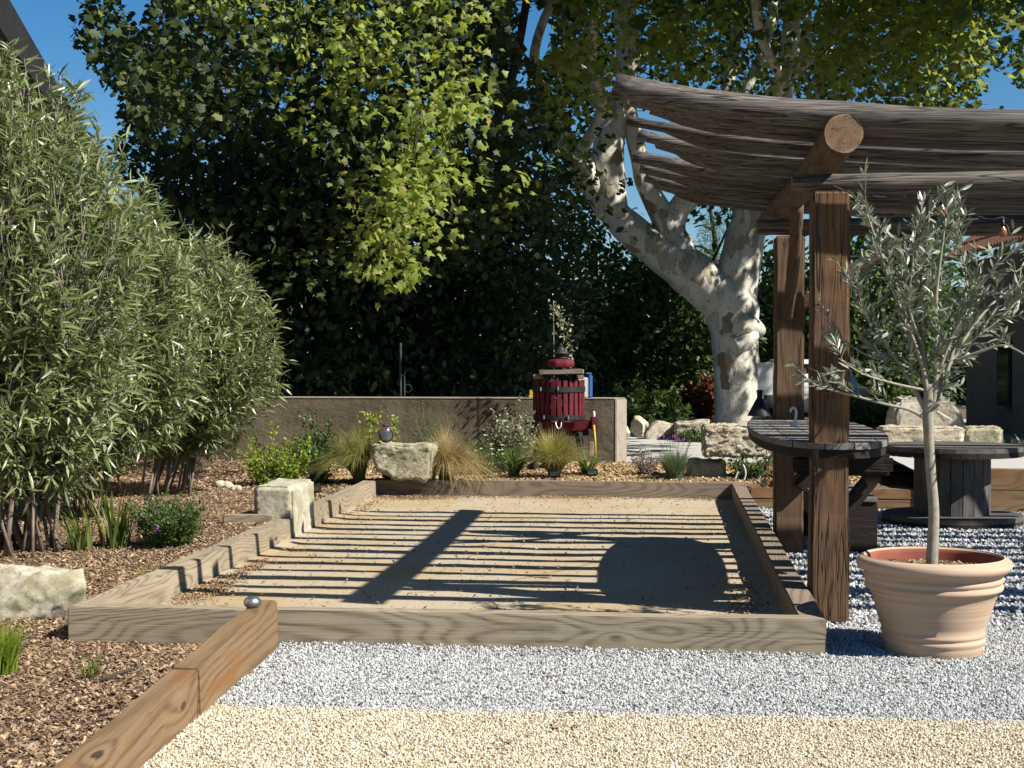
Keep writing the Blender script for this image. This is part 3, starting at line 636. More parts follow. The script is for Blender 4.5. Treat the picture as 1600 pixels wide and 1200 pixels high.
scatter('bark_mulch', pts3(p, bedz(p[:, 0], p[:, 1]) + 0.002 + 0.014 * rng.random(len(p))), 0.011 + 0.024 * rng.random(len(p)) ** 2, 'chip', mch, 'brown bark chips covering the bed left of the court', 'mulch', tilt=0.7)
q = poly_pts([(-9, 6.0), (-3.9, 6.0), (-3.9, 8.2), (-4.6, 11.2), (-9, 11.2)], 16000)
p = np.column_stack([OX + q[:, 0] * CU.x + q[:, 1] * CV.x, OY + q[:, 0] * CU.y + q[:, 1] * CV.y])
scatter('bark_mulch', pts3(p, bedz(p[:, 0], p[:, 1]) + 0.002 + 0.014 * rng.random(len(p))), 0.018 + 0.034 * rng.random(len(p)) ** 2, 'chip', mch, 'brown bark chips in the shade behind the oleanders by the wall', 'mulch', tilt=0.7)
mch2 = m_pieces('straw_chips', [(0.20, 0.11, 0.05), (0.38, 0.24, 0.11), (0.55, 0.38, 0.19), (0.62, 0.48, 0.28)])
q = poly_pts([(-5.2, 8.05), (1.4, 8.05), (1.4, 11.2), (-5.2, 11.2)], 15000, lambda x, y: 1.2 - (y - 8) / 5)
p = np.column_stack([OX + q[:, 0] * CU.x + q[:, 1] * CV.x, OY + q[:, 0] * CU.y + q[:, 1] * CV.y])
scatter('bark_mulch', pts3(p, bedz(p[:, 0], p[:, 1]) + 0.01 + 0.014 * rng.random(len(p))), 0.022 + 0.035 * rng.random(len(p)) ** 2, 'chip', mch2, 'golden brown chips in the planting bed behind the court', 'mulch', tilt=0.7)
# drifts of chips blown into the court's edges
q = []
for (a0, b0, sa, sb, n) in [(-3.5, 0.38, 0.22, 0.24, 5200), (-3.15, 0.24, 0.35, 0.08, 1800), (-3.60, 1.55, 0.07, 0.3, 1300), (-3.6, 2.5, 0.04, 0.3, 300), (-2.4, 0.2, 0.5, 0.05, 350), (-3.3, 7.7, 0.25, 0.12, 1300), (-2.0, 7.84, 0.9, 0.05, 1200), (-0.45, 0.5, 0.13, 0.22, 1800), (-0.3, 1.5, 0.08, 0.5, 400), (-3.62, 6.9, 0.05, 0.5, 300), (-1.8, 0.2, 0.9, 0.05, 250), (-0.4, 7.8, 0.2, 0.06, 200)]:
    q.append(np.column_stack([a0 + rng.normal(size=n) * sa, b0 + rng.normal(size=n) * sb]))
n = 2600; q.append(np.column_stack([-3.7 + rng.random(n) * 3.5, 0.15 + rng.random(n) * 7.7]))
q = np.concatenate(q); q = q[(q[:, 0] > -3.72) & (q[:, 0] < -0.14) & (q[:, 1] > 0.14) & (q[:, 1] < 7.9)]
p = np.column_stack([OX + q[:, 0] * CU.x + q[:, 1] * CV.x, OY + q[:, 0] * CU.y + q[:, 1] * CV.y])
scatter('dry_debris', pts3(p, 0.028 + 0.016 * rng.random(len(p))), 0.009 + 0.015 * rng.random(len(p)) ** 2, 'chip', m_pieces('debris_bits', [(0.12, 0.06, 0.03), (0.27, 0.15, 0.07), (0.40, 0.26, 0.13), (0.5, 0.38, 0.22)]), 'dry orange brown plant debris drifted along the inside of the court', 'debris', tilt=0.6)
p = poly_pts([(-1.2, 5.6), (2.8, 5.6), (2.8, 7.4), (-1.1, 7.6)], 46)
scatter('dry_leaf_bits', pts3(p, 0.02 + 0 * p[:, 0]), 0.014 + 0.03 * rng.random(len(p)) ** 2, 'chip', m_pieces('leaf_bits', [(0.12, 0.06, 0.035), (0.3, 0.19, 0.11), (0.42, 0.33, 0.2)]), 'few small brown leaf bits on the grey gravel', 'debris', tilt=0.3)

# ------------------------------------------------------------------ court frame
cf = thing('court_frame', C(-1.93, 0.05, 0), 'long rectangular frame of weathered timber beams round the sand court', 'court frame')
T_ = 0.13; H_ = 0.185
o = timber('beam', C(-3.86, T_ / 2, H_ / 2), C(0, T_ / 2, H_ / 2), T_, H_, MT['timber_grey'], cf, seed=1, cuts=24); tag(o, 'weathered grey front beam with swirling grain')
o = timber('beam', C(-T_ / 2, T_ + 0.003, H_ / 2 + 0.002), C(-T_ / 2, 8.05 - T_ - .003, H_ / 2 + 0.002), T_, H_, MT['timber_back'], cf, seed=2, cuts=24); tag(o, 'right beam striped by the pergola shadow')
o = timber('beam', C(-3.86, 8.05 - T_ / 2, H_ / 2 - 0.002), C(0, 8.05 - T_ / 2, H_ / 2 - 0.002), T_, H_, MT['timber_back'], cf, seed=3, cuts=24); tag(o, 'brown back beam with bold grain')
o = timber('beam', C(-3.86 + T_ / 2, T_ + 0.003, H_ / 2 - 0.001), C(-3.86 + T_ / 2, 4.27, H_ / 2 - 0.001), T_, H_, MT['timber_grey'], cf, seed=4, cuts=16); tag(o, 'left beam in front of the stone block')
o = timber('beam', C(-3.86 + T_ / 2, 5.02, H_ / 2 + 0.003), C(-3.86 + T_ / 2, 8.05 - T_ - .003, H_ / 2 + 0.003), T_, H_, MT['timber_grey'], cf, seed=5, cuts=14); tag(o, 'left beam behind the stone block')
o = timber('short_board', C(-4.26, 4.20, 0.16), C(-3.87, 4.235, 0.16), 0.09, 0.11, MT['timber_grey'], None, seed=6, cuts=3); tag(o, 'short sawn board end lying against the white stone block', 'board')

rt = thing('retaining_timber', (-1.28, 6.2, 0), 'tan squared timber running from the front beam towards the viewer between mulch and gravel', 'timber')
def tp(y, dz=0.0): return Vector((xt(y) + 0.0575, y, 0.160 + (y - 5) * 0.034 - 0.125 + dz))
timber('timber_length', tp(3.4), tp(6.26), 0.115, 0.25, MT['timber_brown'], rt, seed=11, bev=0.008, wob=0.004)
timber('timber_length', tp(6.264, 0.003) + Vector((0.004, 0, 0)), tp(7.70, 0.004) + Vector((0.008, 0, 0)), 0.118, 0.25, MT['timber_brown'], rt, seed=12, bev=0.008, wob=0.004)
bpos = P(386, 954, 7.52); bpos = Vector((xt(7.5) + 0.045, 7.50, 0.249))
bl = frombm('boule', (lambda b: (bmesh.ops.create_uvsphere(b, u_segments=28, v_segments=18, radius=0.043), b)[1])(bmesh.new()), MT['boule'], None, True, Matrix.Translation(bpos + Vector((0, 0, 0.026))) @ Matrix.Scale(0.74, 4, (0, 0, 1)) )
tag(bl, 'dull silver metal ball sitting on the far end of the tan timber', 'ball')
for k in (0.005, -0.012):
    lathe('groove_ring', [(0.0432, k - 0.0012), (0.0436, k), (0.0432, k + 0.0012)], MT['iron'], bl, 28, mw=WM[bl] @ Matrix.Rotation(0.5, 4, 'X'))

# back right planting edge and terrace timbers
pe = thing('bed_edge', C(0.8, 7.25, 0), 'two stacked low tan boards edging the bed right of the court corner', 'board edge')
timber('board', C(0.02, 7.22, 0.05), C(1.55, 7.22, 0.05), 0.08, 0.098, MT['timber_brown'], pe, seed=21)
timber('board', C(0.02, 7.22, 0.15), C(1.55, 7.22, 0.15), 0.08, 0.098, MT['timber_brown'], pe, seed=22)
te = thing('terrace_timber', C(3.5, 7.25, 0), 'thick tan timbers with a bolt hole holding the raised gravel behind the reel table', 'timber')
timber('timber_length', C(1.6, 7.22, 0.30), C(7.5, 7.22, 0.30), 0.15, 0.195, MT['timber_brown'], te, seed=23, cuts=20)
timber('timber_length', C(1.6, 7.22, 0.10), C(7.5, 7.22, 0.10), 0.15, 0.195, MT['timber_brown'], te, seed=24, cuts=20)
bp = P(1357, 759, 14.28)
def ring_at(name, c, r0, r1, th, mat, parent):
    return lathe(name, [(r0, 0), (r0, th), (r1, th), (r1, 0)], mat, parent, 20, mw=Matrix.Translation(c) @ Matrix.Rotation(YAW, 4, 'Z') @ Matrix.Rotation(math.pi / 2, 4, 'X'))
fb = C(0, 7.14, 0); 
aa, bb = ab(bp.x, bp.y); bpt = C(aa, 7.143, 0.262)
ring_at('washer', bpt, 0.018, 0.045, 0.006, MT['white'], te)
ring_at('bolt', bpt, 0.0005, 0.0175, 0.003, MT['black'], te)

# ------------------------------------------------------------------ stones
block('stone_block', Matrix.Translation(C(-3.885, 4.65, 0.20)) @ Matrix.Rotation(YAW, 4, 'Z'), (0.32, 0.73, 0.47), MT['stone_white'], None, 0.022, 0.014, 0.004, 1, 0.028)
tag(bpy.data.objects['stone_block'], 'white limestone block standing in a gap of the left beam', 'stone block')
def stone(label, px0, px1, ytop, Y, zb, depth, mat, boxy=0.7, amp=0.08, seed=0, name='boulder', cat='boulder', group=None, yaw=YAW, sub=4, rough=0.014, tilt=0, taper=None):
    a = P(px0, ytop, Y); b = P(px1, ytop, Y); zt = a.z; c = Vector(((a.x + b.x) / 2, Y + depth / 2, (zt + zb) / 2))
    if boxy >= 0.85:
        return tag(block(name, Matrix.Translation(c) @ Matrix.Rotation(yaw, 4, 'Z'), (b.x - a.x, depth, zt - zb), mat, None, 0.02, amp * 0.35, rough * 0.75, seed, 0.04, taper), label, cat, group)
    o = rock(name, c, ((b.x - a.x), depth, zt - zb), mat, None, boxy, amp, seed, (0, tilt, yaw), sub, rough, taper)
    return tag(o, label, cat, group)
stone('large rounded pale boulder lying in the mulch at the left picture edge', -80, 122, 905, 8.35, -0.14, 0.7, MT['stone_boulder'], 0.5, 0.14, 5, sub=5)
bpy.data.objects['boulder'].data.materials[0] = MT['stone_white']
stone('small white rock on the mulch behind the left bed', 337, 367, 752, 15.3, 0.08, 0.15, MT['stone_white'], 0.5, 0.1, 6)
stone('small white stone half behind the oleander at the left edge of the mulch', 362, 376, 757, 15.0, 0.09, 0.1, MT['stone_white'], 0.5, 0.1, 16)
o = stone('thick lichen covered stone slab lying on the back left corner of the court', 581, 683, 696, 15.55, 0.195, 0.55, MT['stone_slab'], 0.9, 0.07, 7, 'stone_slab', 'stone slab', sub=5, rough=0.022, taper=lambda v: setattr(v, 'co', Vector((v.co.x * (0.80 if v.co.z < 0 else 1), v.co.y, v.co.z))))
# its underside is broken away towards the left
for v in o.data.vertices:
    if v.co.z < -0.05: v.co.z += 0.02 * noise.noise(v.co * 11) + (0.07 * sstep((-0.02 - v.co.x) / 0.2) * sstep((-v.co.z - 0.05) / 0.1) * (v.co.y < 0))
stone('long rough stone block resting on a lower block right of the court', 1103, 1262, 665, 16.3, 0.375, 0.5, MT['stone_tan'], 1.0, 0.03, 8, 'stone_block', 'stone block', sub=5, rough=0.03)
stone('lower cream stone block under the long rough block', 1078, 1138, 721, 16.5, 0.10, 0.5, MT['stone_tan'], 0.9, 0.05, 9, 'stone_block', 'stone block', rough=0.02)
stone('dressed limestone kerb block behind the reel table, left of the joint', 1381, 1509, 668, 17.6, 0.35, 0.45, MT['stone_tan'], 1.1, 0.02, 10, 'kerb_stone', 'stone block', sub=5, rough=0.022)
stone('mossy limestone kerb block behind the reel table, right of the joint', 1511, 1569, 668, 17.55, 0.35, 0.45, MT['stone_slab'], 1.1, 0.02, 11, 'kerb_stone', 'stone block', rough=0.022)
# pointed standing stone with a bevelled shoulder
def prism(name, poly_xz, y0, y1, mat, parent=None, amp=0.0, seed=0):
    bm = bmesh.new(); n = len(poly_xz)
    f = [bm.verts.new((x, y0, z)) for x, z in poly_xz]; g = [bm.verts.new((x, y1, z)) for x, z in poly_xz]
    bm.faces.new(f); bm.faces.new(g[::-1])
    for i in range(n): bm.faces.new((f[i], g[i], g[(i + 1) % n], f[(i + 1) % n]))
    bmesh.ops.recalc_face_normals(bm, faces=bm.faces)
    if amp:
        bmesh.ops.bevel(bm, geom=list(bm.edges), offset=amp * 1.5, segments=2, affect='EDGES'); bmesh.ops.triangulate(bm, faces=bm.faces)
        for _ in range(4): bmesh.ops.subdivide_edges(bm, edges=[e for e in bm.edges if e.calc_length() > 0.06], cuts=1)
        for v in bm.verts: v.co += Vector([noise.fractal(v.co * 3 + Vector((seed + k * 7, 0, 0)), 0.9, 2.1, 4) for k in range(3)]) * amp
    xs_ = [p_[0] for p_ in poly_xz]; zs_ = [p_[1] for p_ in poly_xz]; c = Vector((sum(xs_) / n, (y0 + y1) / 2, min(zs_)))
    for v in bm.verts: v.co -= c
    return frombm(name, bm, mat, parent, False, Matrix.Translation(c))
Y0 = 19.0
pl = [(P(x, y, Y0).x, P(x, y, Y0).z) for x, y in [(1397, 715), (1516, 715), (1510, 664), (1489, 624), (1482, 620), (1470, 622), (1455, 632), (1430, 618), (1406, 624), (1397, 650)]]
o = prism('standing_stone', pl, Y0, Y0 + 0.5, MT['stone_boulder'], None, 0.03, 3); tag(o, 'pointed broken limestone piece standing behind the kerb blocks', 'stone')
for (x0, x1, yt, yb, Y, s, lab) in [(958, 986, 664, 682, 26.8, 31, 'flat pale boulder next to the wall end, leftmost of the row'), (984, 1016, 652, 681, 27.2, 32, 'round pitted boulder second from the wall end'),
                                 (1010, 1060, 655, 686, 26.6, 33, 'big slanting boulder in the middle of the row'), (1058, 1112, 658, 690, 26.2, 34, 'squared boulder with green weeds in front, right of the row')]:
    stone(lab, x0, x1, yt, Y, 0 - 0.08, 0.5, MT['stone_boulder'], 0.55 if s < 34 else 0.95, 0.13, s, group='boulders along the road')

# ------------------------------------------------------------------ wall behind the bed
wl = thing('garden_wall', (-1, 19, 0), 'long low rendered brown wall behind the planting bed', 'wall')
ax_, bx_ = ab(1.255, 18.8); a0w = -8.3; zt = 0.93
def wallbox(name, a0, a1, b0, b1, z0, z1, mat, skew=0.0, cuts=0):
    bm = bmesh.new(); P4 = [C(a0, b0), C(a1, b0), C(a1 + skew, b1), C(a0, b1)]
    lo = [bm.verts.new((p_.x, p_.y, z0)) for p_ in P4]; hi = [bm.verts.new((p_.x, p_.y, z1)) for p_ in P4]
    bm.faces.new(lo[::-1]); bm.faces.new(hi)
    for i in range(4): bm.faces.new((lo[i], lo[(i + 1) % 4], hi[(i + 1) % 4], hi[i]))
    bmesh.ops.bevel(bm, geom=list(bm.edges), offset=0.008, segments=2, affect='EDGES')
    return frombm(name, bm, mat, wl, mw=Matrix.Identity(4))
wallbox('wall_body', a0w, ax_, bx_, bx_ + 0.28, -0.02, zt - 0.012, MT['wall'])
wallbox('wall_cap', a0w, ax_ + 0.001, bx_ - 0.003, bx_ + 0.285, zt - 0.0115, zt + 0.006, MT['wall_cap'], skew=0.13)
wallbox('wall_end', ax_ + 0.0015, ax_ + 0.025, bx_ - 0.006, bx_ + 0.285, -0.02, zt - 0.012, MT['wall_cap'], skew=0.12)

# ------------------------------------------------------------------ pergola
pg = thing('pergola', C(0.8, 3.0, 0), 'rustic timber pergola with weathered log joists over the court and yard', 'pergola')
def post(a, b, w, h, mat, seed, lab):
    mw = Matrix.Translation(C(a, b, 0)) @ Matrix.Rotation(YAW, 4, 'Z') @ Matrix.Rotation(-math.pi / 2, 4, 'Y')
    bm = bmesh.new(); bmesh.ops.create_cube(bm, size=1.0)
    for v in bm.verts: v.co = Vector(((v.co.x + 0.5) * h, v.co.y * w, v.co.z * w))
    bmesh.ops.subdivide_edges(bm, edges=[e for e in bm.edges if abs(e.verts[0].co.x - e.verts[1].co.x) > h / 2], cuts=50, use_grid_fill=True)
    bmesh.ops.bevel(bm, geom=[e for e in bm.edges if len(e.link_faces) == 2 and e.calc_face_angle(0) > 0.5], offset=0.014, segments=3, affect='EDGES')
    for v in bm.verts:
        k = 1 + 0.07 * noise.noise(Vector((v.co.x * 1.8, seed, 0))) + 0.04 * noise.noise(Vector((v.co.x * 9, seed, v.co.y * 9)))
        v.co.y *= k; v.co.z *= k; v.co.y += 0.012 * noise.noise(Vector((v.co.x * 1.1, seed + 9, 0)))
    return tag(frombm('post', bm, mat, pg, mw=mw), lab)
post(0.115, 1.04, 0.205, 2.385, MT['post'], 1, 'thick old front post with deep cracks')
post(0.125, 3.98, 0.215, 2.36, MT['post_far'], 2, 'rough rear post in the shade')
def logo(name, pts, rad, mat, seed, seg=18, nz=0.10, k=6, endmat=True, nf=None, flat=1.0):
    """log: built along local x so that the grain follows it"""
    pts = [Vector(p_) for p_ in pts]; mw = frame_x(pts[0], pts[-1]); inv = mw.inverted()
    lp, lr = smooth_path([inv @ p_ for p_ in pts], rad, k); Ln = (pts[-1] - pts[0]).length
    V, Fc = tube_data(lp, lr, seg, nz, nf or Ln * 2.2, True, seed)
    if flat != 1.0:
        for i, v in enumerate(V): v.z = lp[i // seg].z + (v.z - lp[i // seg].z) * flat
    for i, v in enumerate(V):
        v += Vector((0, 0.004 * noise.noise(v * 13 + Vector((seed, 0, 0))), 0.004 * noise.noise(v * 13 + Vector((0, seed, 0)))))
    for k2 in list(range(seg)) + list(range(len(V) - seg, len(V))): V[k2].x += 0.015 * noise.noise(V[k2] * 9 + Vector((seed, 3, 0)))
    mi = [0] * (len(Fc) - 2) + [1, 1]
    o = mesh(name, [tuple(v) for v in V], Fc, None, pg, False, mw, mats=[mat, MT['end']], mi=mi)
    o.data.polygons.foreach_set('use_smooth', [True] * (len(Fc) - 2) + [False] * 2); return o
o = logo('purlin', [C(0.10, 0.24, 2.60), C(0.10, 2.6, 2.585), C(0.05, 5.55, 2.57)], [0.098, 0.092, 0.085], MT['log'], 3, 24, 0.05); tag(o, 'thick round log running away over both posts, its sawn end facing the viewer')
o = logo('cross_beam', [C(-0.09, 1.04, 2.435), C(1.2, 1.03, 2.43), C(3.0, 1.04, 2.43), C(4.6, 1.04, 2.46)], [0.05, 0.062, 0.075, 0.08], MT['joist'], 4, 18, 0.08); tag(o, 'dark log beam resting on the front post')
o = logo('cross_beam', [C(-0.12, 3.98, 2.43), C(1.5, 3.98, 2.43), C(3.4, 3.98, 2.43), C(4.8, 3.98, 2.44)], [0.055, 0.075, 0.08, 0.08], MT['joist'], 5, 16, 0.06); tag(o, 'dark log beam resting on the rear post')
o = logo('brace', [C(0.18, 3.98, 1.82), C(0.62, 3.97, 2.12), C(1.12, 3.96, 2.42)], [0.045, 0.05, 0.05], MT['log'], 6, 14, 0.08); tag(o, 'slanting knee brace from the rear post to the right')
o = logo('brace', [C(0.10, 3.84, 1.75), C(0.11, 3.45, 2.08), C(0.11, 3.1, 2.52)], [0.04, 0.042, 0.045], MT['log'], 7, 14, 0.08); tag(o, 'short brace from the rear post up to the round log')
o = logo('brace', [C(0.22, 1.06, 1.92), C(0.30, 1.05, 2.0)], [0.04, 0.04], MT['log'], 7, 10, 0.08) if False else None
jr = random.Random(5)
JR = [.066, .048, .070, .040, .068, .044, .072, .048, .066, .041, .070, .046, .066, .044, .060]
JB = [0.40, 0.73, 1.09, 1.45, 1.80, 2.14, 2.50, 2.83, 3.20, 3.55, 3.88, 4.22, 4.58, 4.93, 5.28]
JL = [-1.06, -0.98, -0.86, -1.02, -0.78, -0.96, -0.84, -0.72, -1.02, -0.86, -0.98, -0.80, -0.95, -0.88, -0.74]
for i, (b, al) in enumerate(zip(JB, JL)):
    r = JR[i] * (1.08 if i else 1.0); fl = 0.95 if i == 0 else 0.60 if r > 0.055 else 0.75; dz = (0.006 if i == 0 else r * fl - 0.042) + 0.008 * (jr.random() - 0.5); t = 0.02
    zl = 0.0; w = lambda: (jr.random() - 0.5) * 0.03
    tw = (jr.random() - 0.5) * 0.07
    pts = [C(al, b - tw, 2.875 + dz + w() * 0.6), C(-0.5, b + w(), 2.775 + dz), C(0.15, b + w(), 2.705 + dz), C(1.0, b + w(), 2.655 + dz), C(2.1, b + w(), 2.635 + dz), C(3.4, b + w(), 2.655 + dz), C(4.9, b + tw, 2.70 + dz)]
    rr = [r * (0.95 + 0.2 * jr.random()) for _ in pts]; rr[0] *= 0.85; rr = [q_ * (1 + 0.06 * max(0, k_ - 2)) for k_, q_ in enumerate(rr)]; al -= 0.03 + (0.10 if b > 1.9 else 0.03)
    o = logo('joist', pts, rr, MT['joist'], 20 + i, 14, 0.10, 5, flat=fl)
tag(bpy.data.objects['joist'], 'thickest grey joist log at the near side')
# string of bulbs under the logs
bs = thing('string_lights', C(1.0, 2.0, 2.5), 'string of hanging glass bulbs on a black cord under the pergola', 'string lights')
bpx = [(1471, 306, 8.9), (1567, 342, 10.2), (1668, 330, 9.5)]
cord = [P(1300, 290, 8.2)]
for x, y, Y in bpx:
    q = P(x, y, Y); cord += [q + Vector((0, 0, 0.012))]
    s = Acc().add(tube_data([q + Vector((0, 0, 0.01)), q - Vector((0, 0, 0.035)), q - Vector((0, 0, 0.05))], [0.008, 0.014, 0.015], 10)); so = s.make('socket', MT['black'], bs)
    lathe('bulb', [(0.0005, 0), (0.018, 0.004), (0.028, 0.02), (0.030, 0.036), (0.022, 0.055), (0.013, 0.068), (0.012, 0.075)], MT['amber'], bs, 16, loc=q - Vector((0, 0, 0.122)))
cp, cr = smooth_path(cord, [0.004] * len(cord), 6)
for i in range(len(cp)): cp[i].z -= 0.05 * math.sin(math.pi * ((i / 6.0) % 1))
Acc().add(tube_data(cp, cr, 6)).make('cord', MT['black'], bs)

# ------------------------------------------------------------------ long table on brackets between the posts
tb = thing('long_table', C(0.22, 2.9, 0), 'long rounded dark table fixed between the two pergola posts', 'table')
def oval_slab(name, ca, cb, wa, lb, z0, z1, mat, parent, n=36, ex=3.2, a_lo=None, a_hi=None):
    V = []
    for z in (z0, z1):
        for k in range(n):
            t = 2 * math.pi * k / n; c_, s_ = math.cos(t), math.sin(t)
            a = ca + wa * math.copysign(abs(c_) ** (2 / ex), c_); b = cb + lb * math.copysign(abs(s_) ** (2 / ex), s_)
            if a_lo is not None: a = max(a, a_lo)
            if a_hi is not None: a = min(a, a_hi)
            V.append(C(a, b, z))
    Fc = [tuple(range(n))[::-1], tuple(range(n, 2 * n))] + [(k, (k + 1) % n, n + (k + 1) % n, n + k) for k in range(n)]
    # local x along the table so the grain runs with it
    mw = frame_x(C(ca, cb - lb, z0), C(ca, cb + lb, z0)); inv = mw.inverted()
    return mesh(name, [tuple(inv @ v) for v in V], Fc, mat, parent, mw=mw)
TA, TB, TW, TLn = 0.165, 2.60, 0.40, 1.70
for k in range(5):
    a0 = TA - TW + k * (2 * TW / 5); a1 = a0 + 2 * TW / 5 - 0.006
    # boards cut to the oval outline
    n = 26; V = []
    def half(a):
        q_ = 1 - abs((a - TA) / TW) ** 2.6; return TLn * max(q_, 0.0) ** (1 / 2.6)
    for z in (0.965, 1.0):
        for i in range(7): aa_ = a0 + (a1 - a0) * i / 6; V.append(C(aa_, TB - max(half(aa_), 0.25), z + 0.0))
        for i in range(7): aa_ = a1 - (a1 - a0) * i / 6; V.append(C(aa_, TB + max(half(aa_), 0.25), z + 0.0))
    mw = frame_x(C(a0, TB - TLn, 0.965), C(a0, TB + TLn, 0.965)); inv = mw.inverted()
    Fc = [tuple(range(14))[::-1], tuple(range(14, 28))] + [(i, (i + 1) % 14, 14 + (i + 1) % 14, 14 + i) for i in range(14)]
    mesh('tabletop_board', [tuple(inv @ v) for v in V], Fc, MT['table_wood'], tb, mw=mw)
def skirt(ca, cb, wa, lb, z0, z1, th, ex=2.6, n=56):
    V = []; 
    for rr_, z in ((1, z0), (1, z1), (1 - th, z1), (1 - th, z0)):
        for k in range(n):
            t = 2 * math.pi * k / n; c_, s_ = math.cos(t), math.sin(t)
            V.append(C(ca + (wa - (1 - rr_)) * math.copysign(abs(c_) ** (2 / ex), c_), cb + (lb - (1 - rr_)) * math.copysign(abs(s_) ** (2 / ex), s_), z))
    Fc = [(j * n + k, j * n + (k + 1) % n, ((j + 1) % 4) * n + (k + 1) % n, ((j + 1) % 4) * n + k) for j in range(4) for k in range(n)]
    return mesh('skirt', V, Fc, MT['dark_wood'], tb)
skirt(TA, TB, TW - 0.012, TLn - 0.012, 0.915, 0.963, 0.05)
for b in (1.30, 3.70):
    for s in (-1, 1):
        timber('bracket', C(0.12 + s * 0.02, b, 0.855), C(0.14 + s * (0.36 if s > 0 else 0.20), b, 0.855), 0.12, 0.115, MT['dark_wood'], tb, seed=b + s, bev=0.02, wob=0.008, cuts=5)
        if s > 0: timber('strut', C(0.13 + s * 0.06, b + 0.14, 0.50), C(0.13 + s * 0.30, b + 0.14, 0.80), 0.07, 0.09, MT['dark_wood'], tb, seed=b + s, cuts=4)
# things on the table
q = P(1187, 657, 12.0); q.z = 1.001
ln = thing('cone_lantern', q, 'black cone shaped lantern with a short neck on the left end of the table', 'lantern')
lathe('shade', [(0.095, 0), (0.095, 0.006), (0.03, 0.13), (0.024, 0.14)], MT['black'], ln, 24, loc=q)
lathe('neck', [(0.023, 0.14), (0.023, 0.19), (0.03, 0.195), (0.03, 0.20), (0.001, 0.204)], MT['black'], ln, 16, loc=q)
q = P(1243, 683, 10.3); q.z = 1.001
tap = thing('bottle_hook', q, 'small white curved pourer standing on the table beside the front post', 'pourer')
sp, sr = smooth_path([q, q + Vector((0, 0, .05)), q + Vector((.004, 0, .1)), q + Vector((-.015, 0, .125)), q + Vector((-.035, 0, .11)), q + Vector((-.03, 0, .095))], [.009, .008, .008, .008, .007, .005], 5)
Acc().add(tube_data(sp, sr, 10)).make('spout', MT['white'], tap)
lathe('foot', [(0.022, 0), (0.026, 0.01), (0.016, 0.03), (0.010, 0.034)], MT['white'], tap, 16, loc=q - Vector((0.01, 0, 0)))
# bench behind the front post
bn = thing('bench', C(0.62, 4.0, 0), 'dark boxy wooden bench behind the front post, right of the rear post', 'bench')
for a0 in (0.32, 0.475, 0.63):
    timber('seat_board', C(a0 + 0.075, 3.92, 0.405), C(a0 + 0.075, 5.05, 0.405), 0.145, 0.035, MT['table_wood'], bn, seed=a0 * 9, cuts=6)
timber('end_board', C(0.32, 3.96, 0.192), C(0.775, 3.96, 0.192), 0.05, 0.382, MT['dark_wood'], bn, seed=3.1)
timber('end_board', C(0.32, 5.0, 0.192), C(0.775, 5.0, 0.192), 0.05, 0.382, MT['dark_wood'], bn, seed=4.1)
for a0 in (0.345, 0.75): timber('side_board', C(a0, 3.99, 0.30), C(a0, 4.97, 0.30), 0.035, 0.165, MT['dark_wood'], bn, seed=a0)

# ------------------------------------------------------------------ cable reel table
RC = Vector((3.86, 13.45, 0)); Rr = 0.60
rl = thing('reel_table', RC, 'big wooden cable reel used as a table, right of the olive trunk', 'reel table')
def disc_boards(z0, z1, n, parent, mat, ang, jag):
    """round flange made of straight boards"""
    w = 2 * Rr / n; d = Vector((math.cos(ang), math.sin(ang), 0)); e = Vector((-math.sin(ang), math.cos(ang), 0))
    for k in range(n):
        s0 = -Rr + k * w + 0.002; s1 = s0 + w - 0.004; V = []
        for z in (z0, z1):
            for i in range(6):
                s = s0 + (s1 - s0) * i / 5; h = math.sqrt(max(Rr * Rr - s * s, 0.0005)); V.append(-d * h + e * s + Vector((0, 0, z)))
            for i in range(6):
                s = s1 - (s1 - s0) * i / 5; h = math.sqrt(max(Rr * Rr - s * s, 0.0005)); V.append(d * h + e * s + Vector((0, 0, z)))
        Fc = [tuple(range(12))[::-1], tuple(range(12, 24))] + [(i, (i + 1) % 12, 12 + (i + 1) % 12, 12 + i) for i in range(12)]
        rot = Matrix.Rotation(ang, 4, 'Z'); inv = rot.inverted()
        mesh('flange_board', [tuple(inv @ v) for v in V], Fc, mat, parent, mw=Matrix.Translation(RC) @ rot)
disc_boards(0.645, 0.685, 9, rl, MT['reel_wood'], -0.15, 1); disc_boards(0.60, 0.643, 9, rl, MT['dark_wood'], 1.3, 1)
disc_boards(0.045, 0.085, 9, rl, MT['reel_wood'], -0.1, 1); disc_boards(0.004, 0.043, 9, rl, MT['dark_wood'], 1.4, 1)
nst = 20; rs = 0.325
for k in range(nst):
    t0 = 2 * math.pi * k / nst + 0.012; t1 = 2 * math.pi * (k + 1) / nst - 0.012; V = []
    jz = 0.0
    for z in (0.086, 0.599):
        for r_, t in ((rs, t0), (rs, t1), (rs - 0.03, t1), (rs - 0.03, t0)): V.append(Vector((r_ * math.cos(t), r_ * math.sin(t), z)))
    up = Matrix.Rotation(-math.pi / 2, 4, 'Y'); inv = up.inverted()
    mesh('stave', [tuple(inv @ v) for v in V], [(3, 2, 1, 0), (4, 5, 6, 7), (0, 1, 5, 4), (1, 2, 6, 5), (2, 3, 7, 6), (3, 0, 4, 7)], MT['reel_wood'], rl, mw=Matrix.Translation(RC) @ up)

